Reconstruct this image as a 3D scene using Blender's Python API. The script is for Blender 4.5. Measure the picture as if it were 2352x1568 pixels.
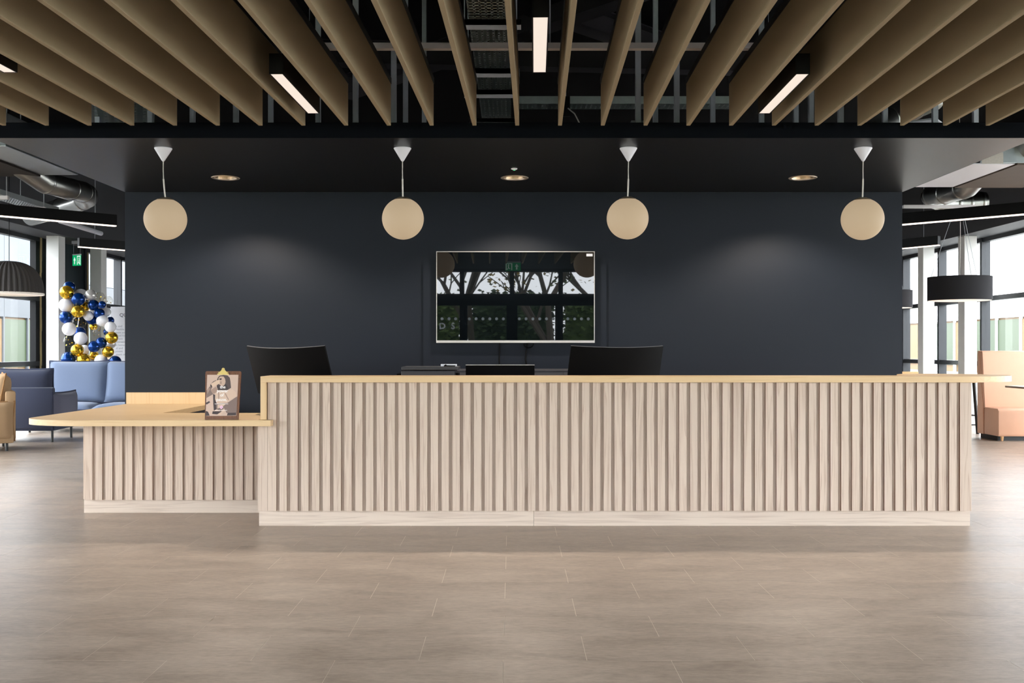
import bpy, bmesh, math, random
from mathutils import Vector, Matrix

random.seed(7)
for o in list(bpy.data.objects):
    bpy.data.objects.remove(o)
C = bpy.context.scene.collection
scene = bpy.context.scene
PI = math.pi

# ------------------------------------------------------------------ camera, sky, exposure
F, CX, HY, HC = 2333.0, 1176.0, 800.0, 1.298        # focal length in pixels, vanishing point, eye height
cam_d = bpy.data.cameras.new('camera')
cam_d.sensor_width = 36.0
cam_d.lens = F * 36.0 / 2352.0
cam_d.shift_y = (HY - 784.0) / 2352.0
cam_d.clip_start, cam_d.clip_end = 0.05, 300
cam = bpy.data.objects.new('camera', cam_d)
cam.location = (0, 0, HC)
cam.rotation_euler = (PI / 2, 0, 0)
C.objects.link(cam)
scene.camera = cam

world = bpy.data.worlds.new('overcast_sky')
scene.world = world
world.use_nodes = True
wn = world.node_tree.nodes
wn['Background'].inputs[0].default_value = (0.90, 0.95, 1.0, 1)
wn['Background'].inputs[1].default_value = 12.0

vs = scene.view_settings
vs.view_transform = 'Standard'
vs.look = 'None'
vs.gamma = 1.0
vs.use_curve_mapping = False
vs.exposure = 0.0


def px(x, y, Y):
    """a point of the place at depth Y that the photograph shows at pixel x, y"""
    return Vector(((x - CX) * Y / F, Y, HC - (y - HY) * Y / F))


def lin(r, g, b):
    f = lambda v: (v / 12.92 if v <= 0.04045 else ((v + 0.055) / 1.055) ** 2.4)
    return (f(r / 255), f(g / 255), f(b / 255), 1)


# ------------------------------------------------------------------ materials
M = {}


def mat(name, col, rough=0.5, metal=0.0, spec=0.5, emit=None, estr=0.0, noise=None, bump=0.0, coat=0.0, sheen=0.0):
    m = bpy.data.materials.new(name)
    m.use_nodes = True
    nt = m.node_tree
    b = nt.nodes['Principled BSDF']
    b.inputs['Base Color'].default_value = col
    b.inputs['Roughness'].default_value = rough
    b.inputs['Metallic'].default_value = metal
    b.inputs['Specular IOR Level'].default_value = spec
    b.inputs['Coat Weight'].default_value = coat
    b.inputs['Sheen Weight'].default_value = sheen
    if emit:
        b.inputs['Emission Color'].default_value = emit
        b.inputs['Emission Strength'].default_value = estr
    if noise:                                          # (scale, amount)
        tc = nt.nodes.new('ShaderNodeTexCoord')
        n = nt.nodes.new('ShaderNodeTexNoise')
        n.inputs['Scale'].default_value = noise[0]
        n.inputs['Detail'].default_value = 5
        nt.links.new(tc.outputs['Object'], n.inputs['Vector'])
        mx = nt.nodes.new('ShaderNodeMix')
        mx.data_type = 'RGBA'
        a = noise[1]
        mx.inputs[6].default_value = tuple(c * (1 - a) for c in col[:3]) + (1,)
        mx.inputs[7].default_value = tuple(min(1, c * (1 + a)) for c in col[:3]) + (1,)
        nt.links.new(n.outputs['Fac'], mx.inputs[0])
        nt.links.new(mx.outputs[2], b.inputs['Base Color'])
        if bump:
            bp = nt.nodes.new('ShaderNodeBump')
            bp.inputs['Strength'].default_value = bump
            bp.inputs['Distance'].default_value = 0.01
            nt.links.new(n.outputs['Fac'], bp.inputs['Height'])
            nt.links.new(bp.outputs[0], b.inputs['Normal'])
    M[name] = m
    return m


def wood(name, light, dark, axis='Z', rough=0.5, stretch=14.0, scale=9.0, contrast=(0.35, 0.75), vary=0.06):
    """straight grained veneer; the grain runs along the given object axis and shifts from piece to piece"""
    m = bpy.data.materials.new(name)
    m.use_nodes = True
    nt = m.node_tree
    b = nt.nodes['Principled BSDF']
    b.inputs['Roughness'].default_value = rough
    tc = nt.nodes.new('ShaderNodeTexCoord')
    oi = nt.nodes.new('ShaderNodeObjectInfo')
    ml = nt.nodes.new('ShaderNodeVectorMath'); ml.operation = 'SCALE'
    ml.inputs[0].default_value = (37.0, 53.0, 71.0)
    nt.links.new(oi.outputs['Random'], ml.inputs['Scale'])
    ad = nt.nodes.new('ShaderNodeVectorMath'); ad.operation = 'ADD'
    nt.links.new(tc.outputs['Object'], ad.inputs[0])
    nt.links.new(ml.outputs[0], ad.inputs[1])
    mp = nt.nodes.new('ShaderNodeMapping')
    s = [scale * stretch / 4] * 3
    s['XYZ'.index(axis)] = scale / 4
    mp.inputs['Scale'].default_value = s
    nt.links.new(ad.outputs[0], mp.inputs['Vector'])
    n = nt.nodes.new('ShaderNodeTexNoise')
    n.inputs['Scale'].default_value = 0.55
    n.inputs['Detail'].default_value = 3
    n.inputs['Distortion'].default_value = 0.35
    nt.links.new(mp.outputs[0], n.inputs['Vector'])
    # growth rings: contour lines of the stretched noise
    w = nt.nodes.new('ShaderNodeMath'); w.operation = 'MULTIPLY'; w.inputs[1].default_value = 7.0
    nt.links.new(n.outputs['Fac'], w.inputs[0])
    fr = nt.nodes.new('ShaderNodeMath'); fr.operation = 'FRACT'
    nt.links.new(w.outputs[0], fr.inputs[0])
    rg = nt.nodes.new('ShaderNodeValToRGB')
    rg.color_ramp.elements[0].position = 0.0
    rg.color_ramp.elements[0].color = (0, 0, 0, 1)
    rg.color_ramp.elements[1].position = 1.0
    rg.color_ramp.elements[1].color = (0, 0, 0, 1)
    e = rg.color_ramp.elements.new(0.82); e.color = (1, 1, 1, 1)
    nt.links.new(fr.outputs[0], rg.inputs[0])
    n2 = nt.nodes.new('ShaderNodeTexNoise')
    n2.inputs['Scale'].default_value = 3.0
    n2.inputs['Detail'].default_value = 6
    nt.links.new(mp.outputs[0], n2.inputs['Vector'])
    mm = nt.nodes.new('ShaderNodeMath'); mm.operation = 'MULTIPLY'
    nt.links.new(rg.outputs[0], mm.inputs[0])
    nt.links.new(n2.outputs['Fac'], mm.inputs[1])
    mx = nt.nodes.new('ShaderNodeMix'); mx.data_type = 'RGBA'
    mx.inputs[6].default_value = light
    mx.inputs[7].default_value = dark
    mr = nt.nodes.new('ShaderNodeMapRange')
    mr.inputs[1].default_value = 0.22; mr.inputs[2].default_value = contrast[1]
    nt.links.new(mm.outputs[0], mr.inputs[0])
    nt.links.new(mr.outputs[0], mx.inputs[0])
    hs = nt.nodes.new('ShaderNodeHueSaturation')
    v = nt.nodes.new('ShaderNodeMapRange')
    v.inputs[3].default_value = 1 - vary; v.inputs[4].default_value = 1 + vary
    nt.links.new(oi.outputs['Random'], v.inputs[0])
    nt.links.new(v.outputs[0], hs.inputs['Value'])
    nt.links.new(mx.outputs[2], hs.inputs['Color'])
    nt.links.new(hs.outputs[0], b.inputs['Base Color'])
    M[name] = m
    return m


def tile_mat(name):
    m = bpy.data.materials.new(name)
    m.use_nodes = True
    nt = m.node_tree
    b = nt.nodes['Principled BSDF']
    g = nt.nodes.new('ShaderNodeNewGeometry')
    oi = nt.nodes.new('ShaderNodeObjectInfo')
    mp = nt.nodes.new('ShaderNodeMapping')
    mp.inputs['Scale'].default_value = (1.6, 4.2, 3)
    nt.links.new(g.outputs['Position'], mp.inputs['Vector'])
    n = nt.nodes.new('ShaderNodeTexNoise')
    n.inputs['Scale'].default_value = 1.3
    n.inputs['Detail'].default_value = 9
    n.inputs['Roughness'].default_value = 0.62
    n.inputs['Distortion'].default_value = 0.7
    nt.links.new(mp.outputs[0], n.inputs['Vector'])
    r = nt.nodes.new('ShaderNodeValToRGB')
    r.color_ramp.elements[0].position = 0.36
    r.color_ramp.elements[0].color = lin(138, 121, 106)
    r.color_ramp.elements[1].position = 0.66
    r.color_ramp.elements[1].color = lin(188, 171, 154)
    n2 = nt.nodes.new('ShaderNodeTexNoise')               # fine streaks and specks
    n2.inputs['Scale'].default_value = 11.0
    n2.inputs['Detail'].default_value = 8
    n2.inputs['Roughness'].default_value = 0.7
    nt.links.new(mp.outputs[0], n2.inputs['Vector'])
    mxn = nt.nodes.new('ShaderNodeMix')
    mxn.inputs[0].default_value = 0.45
    nt.links.new(n.outputs['Fac'], mxn.inputs[2])
    nt.links.new(n2.outputs['Fac'], mxn.inputs[3])
    nt.links.new(mxn.outputs[0], r.inputs[0])
    hs = nt.nodes.new('ShaderNodeHueSaturation')
    v = nt.nodes.new('ShaderNodeMapRange')
    v.inputs[3].default_value = 0.955; v.inputs[4].default_value = 1.045
    nt.links.new(oi.outputs['Random'], v.inputs[0])
    nt.links.new(v.outputs[0], hs.inputs['Value'])
    nt.links.new(r.outputs[0], hs.inputs['Color'])
    nt.links.new(hs.outputs[0], b.inputs['Base Color'])
    rr = nt.nodes.new('ShaderNodeMapRange')
    rr.inputs[3].default_value = 0.26; rr.inputs[4].default_value = 0.44
    nt.links.new(n.outputs['Fac'], rr.inputs[0])
    nt.links.new(rr.outputs[0], b.inputs['Roughness'])
    M[name] = m
    return m


def glass_mat(name, tint=(1, 1, 1, 1), refl=0.07):
    m = bpy.data.materials.new(name)
    m.use_nodes = True
    nt = m.node_tree
    nt.nodes.remove(nt.nodes['Principled BSDF'])
    out = nt.nodes['Material Output']
    t = nt.nodes.new('ShaderNodeBsdfTransparent'); t.inputs[0].default_value = tint
    g = nt.nodes.new('ShaderNodeBsdfGlossy'); g.inputs['Roughness'].default_value = 0.0
    lw = nt.nodes.new('ShaderNodeFresnel'); lw.inputs[0].default_value = 1.35
    mx = nt.nodes.new('ShaderNodeMixShader')
    ge = nt.nodes.new('ShaderNodeNewGeometry')           # each pane reflects at its outer face; the inner side of the solid passes light on
    fm_ = nt.nodes.new('ShaderNodeMath'); fm_.operation = 'SUBTRACT'; fm_.inputs[0].default_value = 1.0
    nt.links.new(ge.outputs['Backfacing'], fm_.inputs[1])
    fx = nt.nodes.new('ShaderNodeMath'); fx.operation = 'MULTIPLY'
    nt.links.new(lw.outputs[0], fx.inputs[0])
    nt.links.new(fm_.outputs[0], fx.inputs[1])
    nt.links.new(fx.outputs[0], mx.inputs[0])
    nt.links.new(t.outputs[0], mx.inputs[1])
    nt.links.new(g.outputs[0], mx.inputs[2])
    nt.links.new(mx.outputs[0], out.inputs['Surface'])
    M[name] = m
    return m


tile_mat('floor_tile')
mat('joint', lin(218, 208, 194), 0.7, noise=(30, 0.06))
wood('slat_wood', lin(203, 184, 166), lin(174, 150, 132), 'Z', 0.55, stretch=26, scale=4.5, vary=0.03)
mat('slat_edge', lin(120, 84, 62), 0.7, noise=(60, 0.08))  # raw board brown with the shade of the gaps mixed in
wood('plinth_wood', lin(210, 194, 178), lin(182, 162, 146), 'X', 0.55, stretch=26, scale=4, vary=0.02)
wood('top_wood', lin(217, 186, 142), lin(205, 171, 126), 'X', 0.45, stretch=26, scale=3, vary=0.0)
wood('top_wood_upright', lin(217, 186, 142), lin(205, 171, 126), 'Z', 0.45, stretch=26, scale=3, vary=0.0)
wood('clip_wood', lin(112, 68, 38), lin(60, 32, 16), 'Z', 0.4, scale=24, vary=0.0)
wood('cafe_wood', lin(222, 178, 120), lin(200, 150, 95), 'X', 0.45)
mat('wall_paint', lin(17, 23, 33), 0.5, spec=0.26, noise=(40, 0.03))
mat('soffit_paint', lin(4, 4, 5), 0.38, spec=0.65, noise=(30, 0.04))
mat('fascia_paint', lin(4, 7, 13), 0.7, spec=0.08, noise=(30, 0.04))
mat('ceiling_black', lin(5, 5, 6), 0.9, spec=0.05, noise=(6, 0.15))
mat('bulkhead_grey', lin(72, 73, 76), 0.6, noise=(12, 0.04))
mat('brown_board', lin(96, 84, 74), 0.7, noise=(6, 0.12))
mat('dark_board', lin(30, 22, 16), 0.8, noise=(6, 0.12))
mat('paper_white', lin(204, 198, 190), 0.7, noise=(60, 0.12))
mat('baffle_felt', lin(154, 138, 112), 0.95, spec=0.15, noise=(260, 0.10), bump=0.15)
mat('rail_black', lin(22, 22, 22), 0.5, noise=(50, 0.1))
mat('channel_steel', lin(236, 230, 230), 0.45, noise=(20, 0.05))
mat('galvanised', lin(176, 182, 184), 0.32, metal=0.9, noise=(18, 0.12))
mat('stud_steel', lin(186, 190, 196), 0.45, metal=0.2, noise=(25, 0.1))
mat('duct_silver', lin(168, 168, 164), 0.28, metal=1.0, noise=(10, 0.08), bump=0.2)
mat('lamp_black', lin(10, 9, 9), 0.5, spec=0.2, noise=(60, 0.08))
mat('lamp_glow', lin(130, 122, 114), 0.5, emit=(1.0, 0.86, 0.74, 1), estr=0.86)
mat('led_glow', lin(255, 235, 220), 0.4, emit=(1.0, 0.80, 0.66, 1), estr=2.4)
mat('globe_glass', lin(112, 100, 82), 0.6, spec=0.15, emit=(1.0, 0.75, 0.49, 1), estr=0.39)
mat('globe_holder', lin(120, 105, 85), 0.4, metal=0.4)
mat('white_plastic', lin(225, 225, 232), 0.4, noise=(40, 0.02))
mat('cord_white', lin(205, 198, 188), 0.5)
mat('downlight_trim', lin(214, 200, 182), 0.3, metal=0.6)
mat('downlight_reflector', lin(210, 185, 150), 0.25, metal=1.0)
mat('downlight_lamp', lin(255, 230, 200), 0.4, emit=(1.0, 0.80, 0.56, 1), estr=2.0)
mat('green_led', lin(80, 220, 140), 0.4, emit=(0.1, 0.9, 0.4, 1), estr=1.2)
mat('tv_frame', lin(205, 200, 198), 0.3, metal=0.7)
mat('tv_screen', (0.002, 0.003, 0.004, 1), 0.008, spec=0.7, coat=0.15)
mat('tv_back', lin(18, 18, 20), 0.6)
mat('black_plastic', lin(6, 6, 7), 0.5, spec=0.05, noise=(80, 0.08))
mat('edge_grey', lin(120, 120, 122), 0.35, metal=0.4)
mat('printer_grey', lin(44, 46, 51), 0.5, noise=(50, 0.05))
mat('cable_black', lin(4, 4, 5), 0.6, spec=0.1)
mat('cabinet_grey', lin(64, 64, 68), 0.5, noise=(20, 0.04))
mat('brass', lin(214, 190, 118), 0.28, metal=0.9)
mat('frame_metal', lin(38, 40, 43), 0.4, metal=0.3, noise=(12, 0.08))
mat('frame_dark', lin(10, 11, 13), 0.55, spec=0.2, noise=(12, 0.08))
mat('seal_bronze', lin(136, 118, 82), 0.6, noise=(14, 0.35))
glass_mat('pane_glass')
mat('column_white', lin(226, 226, 222), 0.55, noise=(20, 0.02))
mat('green_wall', lin(30, 42, 44), 0.35, noise=(8, 0.08))
mat('blue_fabric', lin(112, 125, 149), 0.9, spec=0.2, noise=(180, 0.07), bump=0.1, sheen=0.2)
mat('navy_fabric', lin(62, 67, 86), 0.9, spec=0.2, noise=(180, 0.08), bump=0.1, sheen=0.2)
mat('grey_blue_fabric', lin(104, 105, 122), 0.9, spec=0.2, noise=(180, 0.08), bump=0.1, sheen=0.2)
mat('piping_navy', lin(52, 58, 82), 0.9)
mat('tan_fabric', lin(178, 148, 114), 0.9, spec=0.2, noise=(160, 0.08), bump=0.1)
mat('tan_piping', lin(150, 112, 72), 0.9)
mat('peach_leather', lin(224, 174, 144), 0.42, spec=0.4, noise=(9, 0.04))
mat('leg_black', lin(16, 16, 16), 0.45)
mat('leg_wood', lin(214, 168, 118), 0.5, noise=(30, 0.06))
mat('felt_dark', lin(88, 86, 86), 0.95, spec=0.1, noise=(200, 0.25), bump=0.1)
mat('drum_fabric', lin(48, 47, 49), 0.9, spec=0.15, noise=(220, 0.12))
mat('drum_diffuser', lin(245, 235, 222), 0.5, emit=(1.0, 0.85, 0.7, 1), estr=0.55)
mat('rim_white', lin(232, 226, 218), 0.5, emit=(1.0, 0.9, 0.8, 1), estr=0.25)
mat('balloon_blue', lin(14, 58, 128), 0.16, metal=0.55, noise=(3, 0.1))
mat('balloon_gold', lin(226, 180, 48), 0.2, metal=0.8, noise=(3, 0.1))
mat('balloon_white', lin(238, 236, 238), 0.25, noise=(3, 0.02))
mat('balloon_pearl', lin(214, 210, 204), 0.12, metal=0.35, noise=(3, 0.05))
glass_mat('balloon_clear', (0.93, 0.92, 0.89, 1))
mat('confetti_gold', lin(232, 186, 70), 0.2, metal=0.9)
mat('board_white', lin(232, 232, 236), 0.5)
mat('ink_grey', lin(96, 98, 104), 0.7)
mat('ink_pale', lin(178, 180, 186), 0.7)
mat('sign_green', lin(0, 150, 84), 0.35, emit=(0.0, 0.42, 0.15, 1), estr=0.75)
mat('sign_white', lin(240, 250, 244), 0.35, emit=(0.85, 1, 0.9, 1), estr=0.7)
mat('red_card', lin(226, 74, 60), 0.5)
mat('paper_cream', lin(206, 178, 160), 0.6)
for nm, c in (('print_skin', (200, 170, 150)), ('print_hair', (82, 68, 66)), ('print_dark', (64, 53, 54)), ('print_mid', (128, 108, 100)),
              ('print_light', (214, 186, 164)), ('print_cup', (220, 192, 166)), ('print_pink', (236, 196, 218)), ('print_white', (246, 240, 236)),
              ('print_shade', (168, 140, 124))):
    mat(nm, lin(*c), 0.6)
mat('cladding_white', lin(232, 234, 236), 0.6, noise=(0.6, 0.03))
mat('cladding_grey', lin(84, 87, 90), 0.6, spec=0.2, noise=(0.6, 0.08))
mat('cladding_blue', lin(60, 70, 80), 0.5, noise=(0.5, 0.08))
mat('cladding_tan', lin(112, 86, 50), 0.6, noise=(0.8, 0.1))
mat('tree_reflection_glass', lin(56, 68, 46), 0.4, spec=0.15, noise=(0.5, 0.3))  # tree reflections put into the colour of the distant panes
mat('paving', lin(150, 150, 146), 0.8, noise=(1.5, 0.12))
mat('dark_ground', lin(58, 58, 58), 0.9, noise=(2, 0.15))
mat('grass', lin(74, 98, 48), 0.95, noise=(3, 0.3))
mat('bark', lin(66, 58, 50), 0.9, noise=(14, 0.25))
mat('leaf', lin(74, 92, 44), 0.85, noise=(2.5, 0.4))
mat('leaf_dark', lin(46, 64, 34), 0.85, noise=(2.5, 0.4))
mat('leaf_autumn', lin(150, 126, 52), 0.85, noise=(2.5, 0.4))
m_ = mat('dot_white', lin(236, 238, 240), 0.6)          # frosted film: passes daylight through
nt_ = m_.node_tree
tr_ = nt_.nodes.new('ShaderNodeBsdfTranslucent'); tr_.inputs[0].default_value = lin(236, 240, 244)
ms_ = nt_.nodes.new('ShaderNodeMixShader'); ms_.inputs[0].default_value = 0.6
nt_.links.new(nt_.nodes['Principled BSDF'].outputs[0], ms_.inputs[1])
nt_.links.new(tr_.outputs[0], ms_.inputs[2])
nt_.links.new(ms_.outputs[0], nt_.nodes['Material Output'].inputs['Surface'])
mat('tray_steel', lin(196, 206, 200), 0.38, metal=0.35, noise=(22, 0.12))
mat('table_top', lin(222, 208, 194), 0.4, noise=(8, 0.05))
mat('table_edge', lin(150, 128, 108), 0.5)


# ------------------------------------------------------------------ geometry helpers
class MB:
    def __init__(self):
        self.v, self.f, self.m = [], [], []

    def add(self, verts, faces, mi=0, T=None):
        o = len(self.v)
        for p in verts:
            p = Vector(p)
            self.v.append(tuple(T @ p) if T is not None else tuple(p))
        for f in faces:
            self.f.append([i + o for i in f]); self.m.append(mi)
        return self

    def box(self, x0, x1, y0, y1, z0, z1, mi=0, T=None):
        v = [(x0, y0, z0), (x1, y0, z0), (x1, y1, z0), (x0, y1, z0), (x0, y0, z1), (x1, y0, z1), (x1, y1, z1), (x0, y1, z1)]
        f = [(0, 3, 2, 1), (4, 5, 6, 7), (0, 1, 5, 4), (1, 2, 6, 5), (2, 3, 7, 6), (3, 0, 4, 7)]
        return self.add(v, f, mi, T)

    def prism(self, poly, z0, z1, mi=0, T=None):
        """outline in x, y pulled up from z0 to z1"""
        n = len(poly)
        v = [(x, y, z0) for x, y in poly] + [(x, y, z1) for x, y in poly]
        f = [tuple(reversed(range(n))), tuple(range(n, 2 * n))]
        f += [(i, (i + 1) % n, n + (i + 1) % n, n + i) for i in range(n)]
        return self.add(v, f, mi, T)

    def lathe(self, prof, n=32, mi=0, T=None, caps=True):
        v, f = [], []
        for r, z in prof:
            for k in range(n):
                a = 2 * PI * k / n
                v.append((r * math.cos(a), r * math.sin(a), z))
        for i in range(len(prof) - 1):
            for k in range(n):
                k2 = (k + 1) % n
                f.append((i * n + k, i * n + k2, (i + 1) * n + k2, (i + 1) * n + k))
        if caps:
            f.append(tuple(reversed(range(n))))
            f.append(tuple((len(prof) - 1) * n + k for k in range(n)))
        return self.add(v, f, mi, T)

    def tube(self, pts, r, n=8, mi=0, T=None, closed=False):
        pts = [Vector(p) for p in pts]
        rs = r if isinstance(r, (list, tuple)) else [r] * len(pts)
        v, f = [], []
        up = None
        N = len(pts)
        for i, p in enumerate(pts):
            a = pts[(i - 1) % N] if (i > 0 or closed) else p
            b = pts[(i + 1) % N] if (i < N - 1 or closed) else p
            d = (b - a).normalized()
            if up is None:
                up = Vector((0, 0, 1)) if abs(d.z) < 0.9 else Vector((1, 0, 0))
            s = d.cross(up)
            if s.length < 1e-5:
                s = d.orthogonal()
            s.normalize()
            up = s.cross(d).normalized()
            for k in range(n):
                t = 2 * PI * k / n
                v.append(p + (s * math.cos(t) + up * math.sin(t)) * rs[i])
        for i in range(N if closed else N - 1):
            j = (i + 1) % N
            for k in range(n):
                k2 = (k + 1) % n
                f.append((i * n + k, i * n + k2, j * n + k2, j * n + k))
        if not closed:
            f.append(tuple(reversed(range(n))))
            f.append(tuple((N - 1) * n + k for k in range(n)))
        return self.add(v, f, mi, T)

    def mesh(self, name, mats, smooth=False, bevel=0.0, angle=40):
        me = bpy.data.meshes.new(name)
        me.from_pydata(self.v, [], self.f)
        if not isinstance(mats, (list, tuple)):
            mats = [mats]
        for x in mats:
            me.materials.append(M[x])
        for p, i in zip(me.polygons, self.m):
            p.material_index = i
        bm = bmesh.new(); bm.from_mesh(me)
        bmesh.ops.recalc_face_normals(bm, faces=bm.faces)
        if bevel:
            ed = [e for e in bm.edges if len(e.link_faces) == 2 and e.calc_face_angle(0) > 0.6]
            bmesh.ops.bevel(bm, geom=ed, offset=bevel, segments=2, affect='EDGES', profile=0.6, clamp_overlap=True)
        bm.to_mesh(me); bm.free()
        if smooth:
            me.polygons.foreach_set('use_smooth', [True] * len(me.polygons))
            me.set_sharp_from_angle(angle=math.radians(angle))
        return me

    def build(self, name, mats, parent=None, smooth=False, bevel=0.0, loc=None, rot=None, angle=40):
        return link(name, self.mesh(name, mats, smooth, bevel, angle), parent, loc, rot)


def link(name, me, parent=None, loc=None, rot=None):
    o = bpy.data.objects.new(name, me)
    C.objects.link(o)
    if parent:
        o.parent = parent
    if loc is not None:
        o.location = loc
    if rot is not None:
        o.rotation_euler = rot
    return o


def tag(o, label, cat=None, group=None, kind=None):
    o['label'] = label
    if cat:
        o['category'] = cat
    if group:
        o['group'] = group
    if kind:
        o['kind'] = kind
    return o


def thing(name, label, cat, loc=(0, 0, 0), rz=0, group=None, kind=None):
    o = bpy.data.objects.new(name, None)
    C.objects.link(o)
    o.location = loc
    o.rotation_euler = (0, 0, rz)
    o.empty_display_size = 0.1
    return tag(o, label, cat, group, kind)


def struct(o, label):
    o['kind'] = 'structure'
    o['label'] = label
    return o


def dark_sides(me):
    """the narrow side faces of a slat are raw brown board, darkened by shade put into the colour"""
    me.materials.append(M['slat_edge'])
    for p in me.polygons:
        if abs(p.normal.x) > .95:
            p.material_index = 1
    return me


def box(x0, x1, y0, y1, z0, z1):
    return MB().box(x0, x1, y0, y1, z0, z1)


def text_mesh(name, body, size, material, parent, T, align='CENTER', bold=0.0, depth=0.0004):
    cu = bpy.data.curves.new(name, 'FONT')
    cu.body = body
    cu.size = size
    cu.align_x = align
    cu.offset = bold
    cu.extrude = depth
    cu.resolution_u = 3
    t = bpy.data.objects.new(name, cu)
    C.objects.link(t)
    dg = bpy.context.evaluated_depsgraph_get()
    me = bpy.data.meshes.new_from_object(t.evaluated_get(dg))
    bpy.data.objects.remove(t)
    me.transform(T)
    me.materials.clear()
    me.materials.append(M[material])
    return link(name, me, parent)


UPRIGHT = Matrix.Rotation(PI / 2, 4, 'X')            # drawing plane x, y -> standing plane x, z facing -y

# ------------------------------------------------------------------ the place: main measures
WALL = 9.5                      # dark feature wall
XL, XR = -3.62, 3.65            # its ends
SOF = HC + 359 * WALL / F       # underside of the lowered ceiling
SOFF = 7.06                     # its front edge
XF = 8.16                       # glazed facades left and right
HEAD = 3.2                      # window heads
BAY = 1.755
YM0 = 17.52                     # a mullion
YB = YM0 - 12 * BAY             # facade behind the camera
YE = YM0 + 3 * BAY              # far end of the hall
TOPZ = 4.5

# ------------------------------------------------------------------ floor: screed with single vinyl tiles
floor = struct(box(-XF - .15, XF + .15, YB - .15, YE + .15, -0.20, -0.0005).build('floor', 'joint'), 'pale grey brown vinyl tile floor in half bond')
TW, TD, GAP = 0.70, 0.3505, 0.0032
Y0T = 4.229
X0T = {0: 0.312, 1: -0.037}
tile_me = box(-TW / 2 + GAP / 2, TW / 2 - GAP / 2, -TD / 2 + GAP * .36, TD / 2 - GAP * .36, -0.00045, 0.0).mesh('tile', 'floor_tile')
cells = []
r0 = int(math.floor((YB - Y0T) / TD)); r1 = int(math.ceil((YE - Y0T) / TD))
for r in range(r0, r1):
    ph = X0T[r % 2]
    yc = Y0T + (r + .5) * TD
    for k in range(-13, 13):
        xc = ph + (k + .5) * TW
        if abs(xc) + TW / 2 > XF or yc - TD / 2 < YB or yc + TD / 2 > YE:
            continue
        # seen by the camera and not under the desk or behind the wall
        vis = yc > 3.6 and abs(xc) - TW / 2 < yc * 1178 / F and not (yc > 7.5 and -3.3 < xc < 3.6)
        cells.append((0 if vis else 1, yc, xc))
cells.sort()
rest = MB()
for i, (h, yc, xc) in enumerate(cells):
    if i < 300:
        link('tile', tile_me, floor, (xc, yc, 0))
    else:
        rest.add([(xc - TW / 2 + GAP / 2, yc - TD / 2 + GAP / 4, 0), (xc + TW / 2 - GAP / 2, yc - TD / 2 + GAP / 4, 0),
                  (xc + TW / 2 - GAP / 2, yc + TD / 2 - GAP / 4, 0), (xc - TW / 2 + GAP / 2, yc + TD / 2 - GAP / 4, 0)], [(0, 1, 2, 3)])
far_tiles = rest.build('tile_field', 'floor_tile', floor)
far_tiles['kind'] = 'stuff'

# ------------------------------------------------------------------ ceiling slab, walls, lowered ceiling
ceiling = struct(box(-XF - .15, XF + .15, YB - .15, YE + .15, TOPZ, TOPZ + .2).build('ceiling', 'ceiling_black'), 'open black painted ceiling slab')
struct(box(XL, XR, WALL, WALL + 2.2, 0, SOF + .05).build('wall_back', 'wall_paint'), 'dark charcoal blue feature wall behind the desk')
struct(box(-XF, XF, YE, YE + .15, 0, TOPZ).build('wall_far', 'bulkhead_grey'), 'grey wall at the far end of the hall')
for s, nm in ((-1, 'left'), (1, 'right')):
    a, b = sorted((s * 7.56, s * (XF + .15)))
    struct(box(a, b, YB, YE, HEAD, TOPZ).build('wall_' + nm, 'bulkhead_grey'), 'dark grey bulkhead above the %s windows' % nm)
struct(box(-7.5, 7.5, YB - .15, YB + .05, 3.05, TOPZ).build('wall_front', 'bulkhead_grey'), 'dark bulkhead above the entrance doors')

# lowered ceiling with round openings for the downlights
DL = [px(518, 408, 1), px(1182, 408, 1), px(1844, 409, 1)]
DLY = (SOF - HC) * F / 392.0
DLX = [(518 - CX) * DLY / F, (1182 - CX) * DLY / F, (1844 - CX) * DLY / F]
RH = 0.098
bm = bmesh.new()
S1 = WALL + .02
SX0, SX1, STOP = XL, XR, SOF + 0.108
def loop(pts):
    vs_ = [bm.verts.new(p) for p in pts]
    return [bm.edges.new((vs_[i], vs_[(i + 1) % len(vs_)])) for i in range(len(vs_))], vs_
edges, outer = loop([(SX0, SOFF, SOF), (SX1, SOFF, SOF), (SX1, S1, SOF), (SX0, S1, SOF)])
holes = []
for x in DLX:
    e2, h = loop([(x + RH * math.cos(2 * PI * k / 40), DLY + RH * math.sin(2 * PI * k / 40), SOF) for k in range(40)])
    edges += e2; holes.append(h)
bmesh.ops.triangle_fill(bm, edges=edges, use_beauty=True)
top = [bm.verts.new((v.co.x, v.co.y, STOP)) for v in outer]
for i in range(4):
    j = (i + 1) % 4
    f = bm.faces.new((outer[i], outer[j], top[j], top[i]))
    f.material_index = 1
bm.faces.new(top)
for h in holes:                                       # sleeves of the openings
    up = [bm.verts.new((v.co.x, v.co.y, STOP - .005)) for v in h]
    for i in range(40):
        bm.faces.new((h[i], h[(i + 1) % 40], up[(i + 1) % 40], up[i]))
bmesh.ops.recalc_face_normals(bm, faces=bm.faces)
me = bpy.data.meshes.new('ceiling_soffit')
bm.to_mesh(me); bm.free()
me.materials.append(M['soffit_paint']); me.materials.append(M['fascia_paint'])
soffit = struct(link('ceiling_soffit', me), 'lowered black ceiling over the reception desk')
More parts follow.
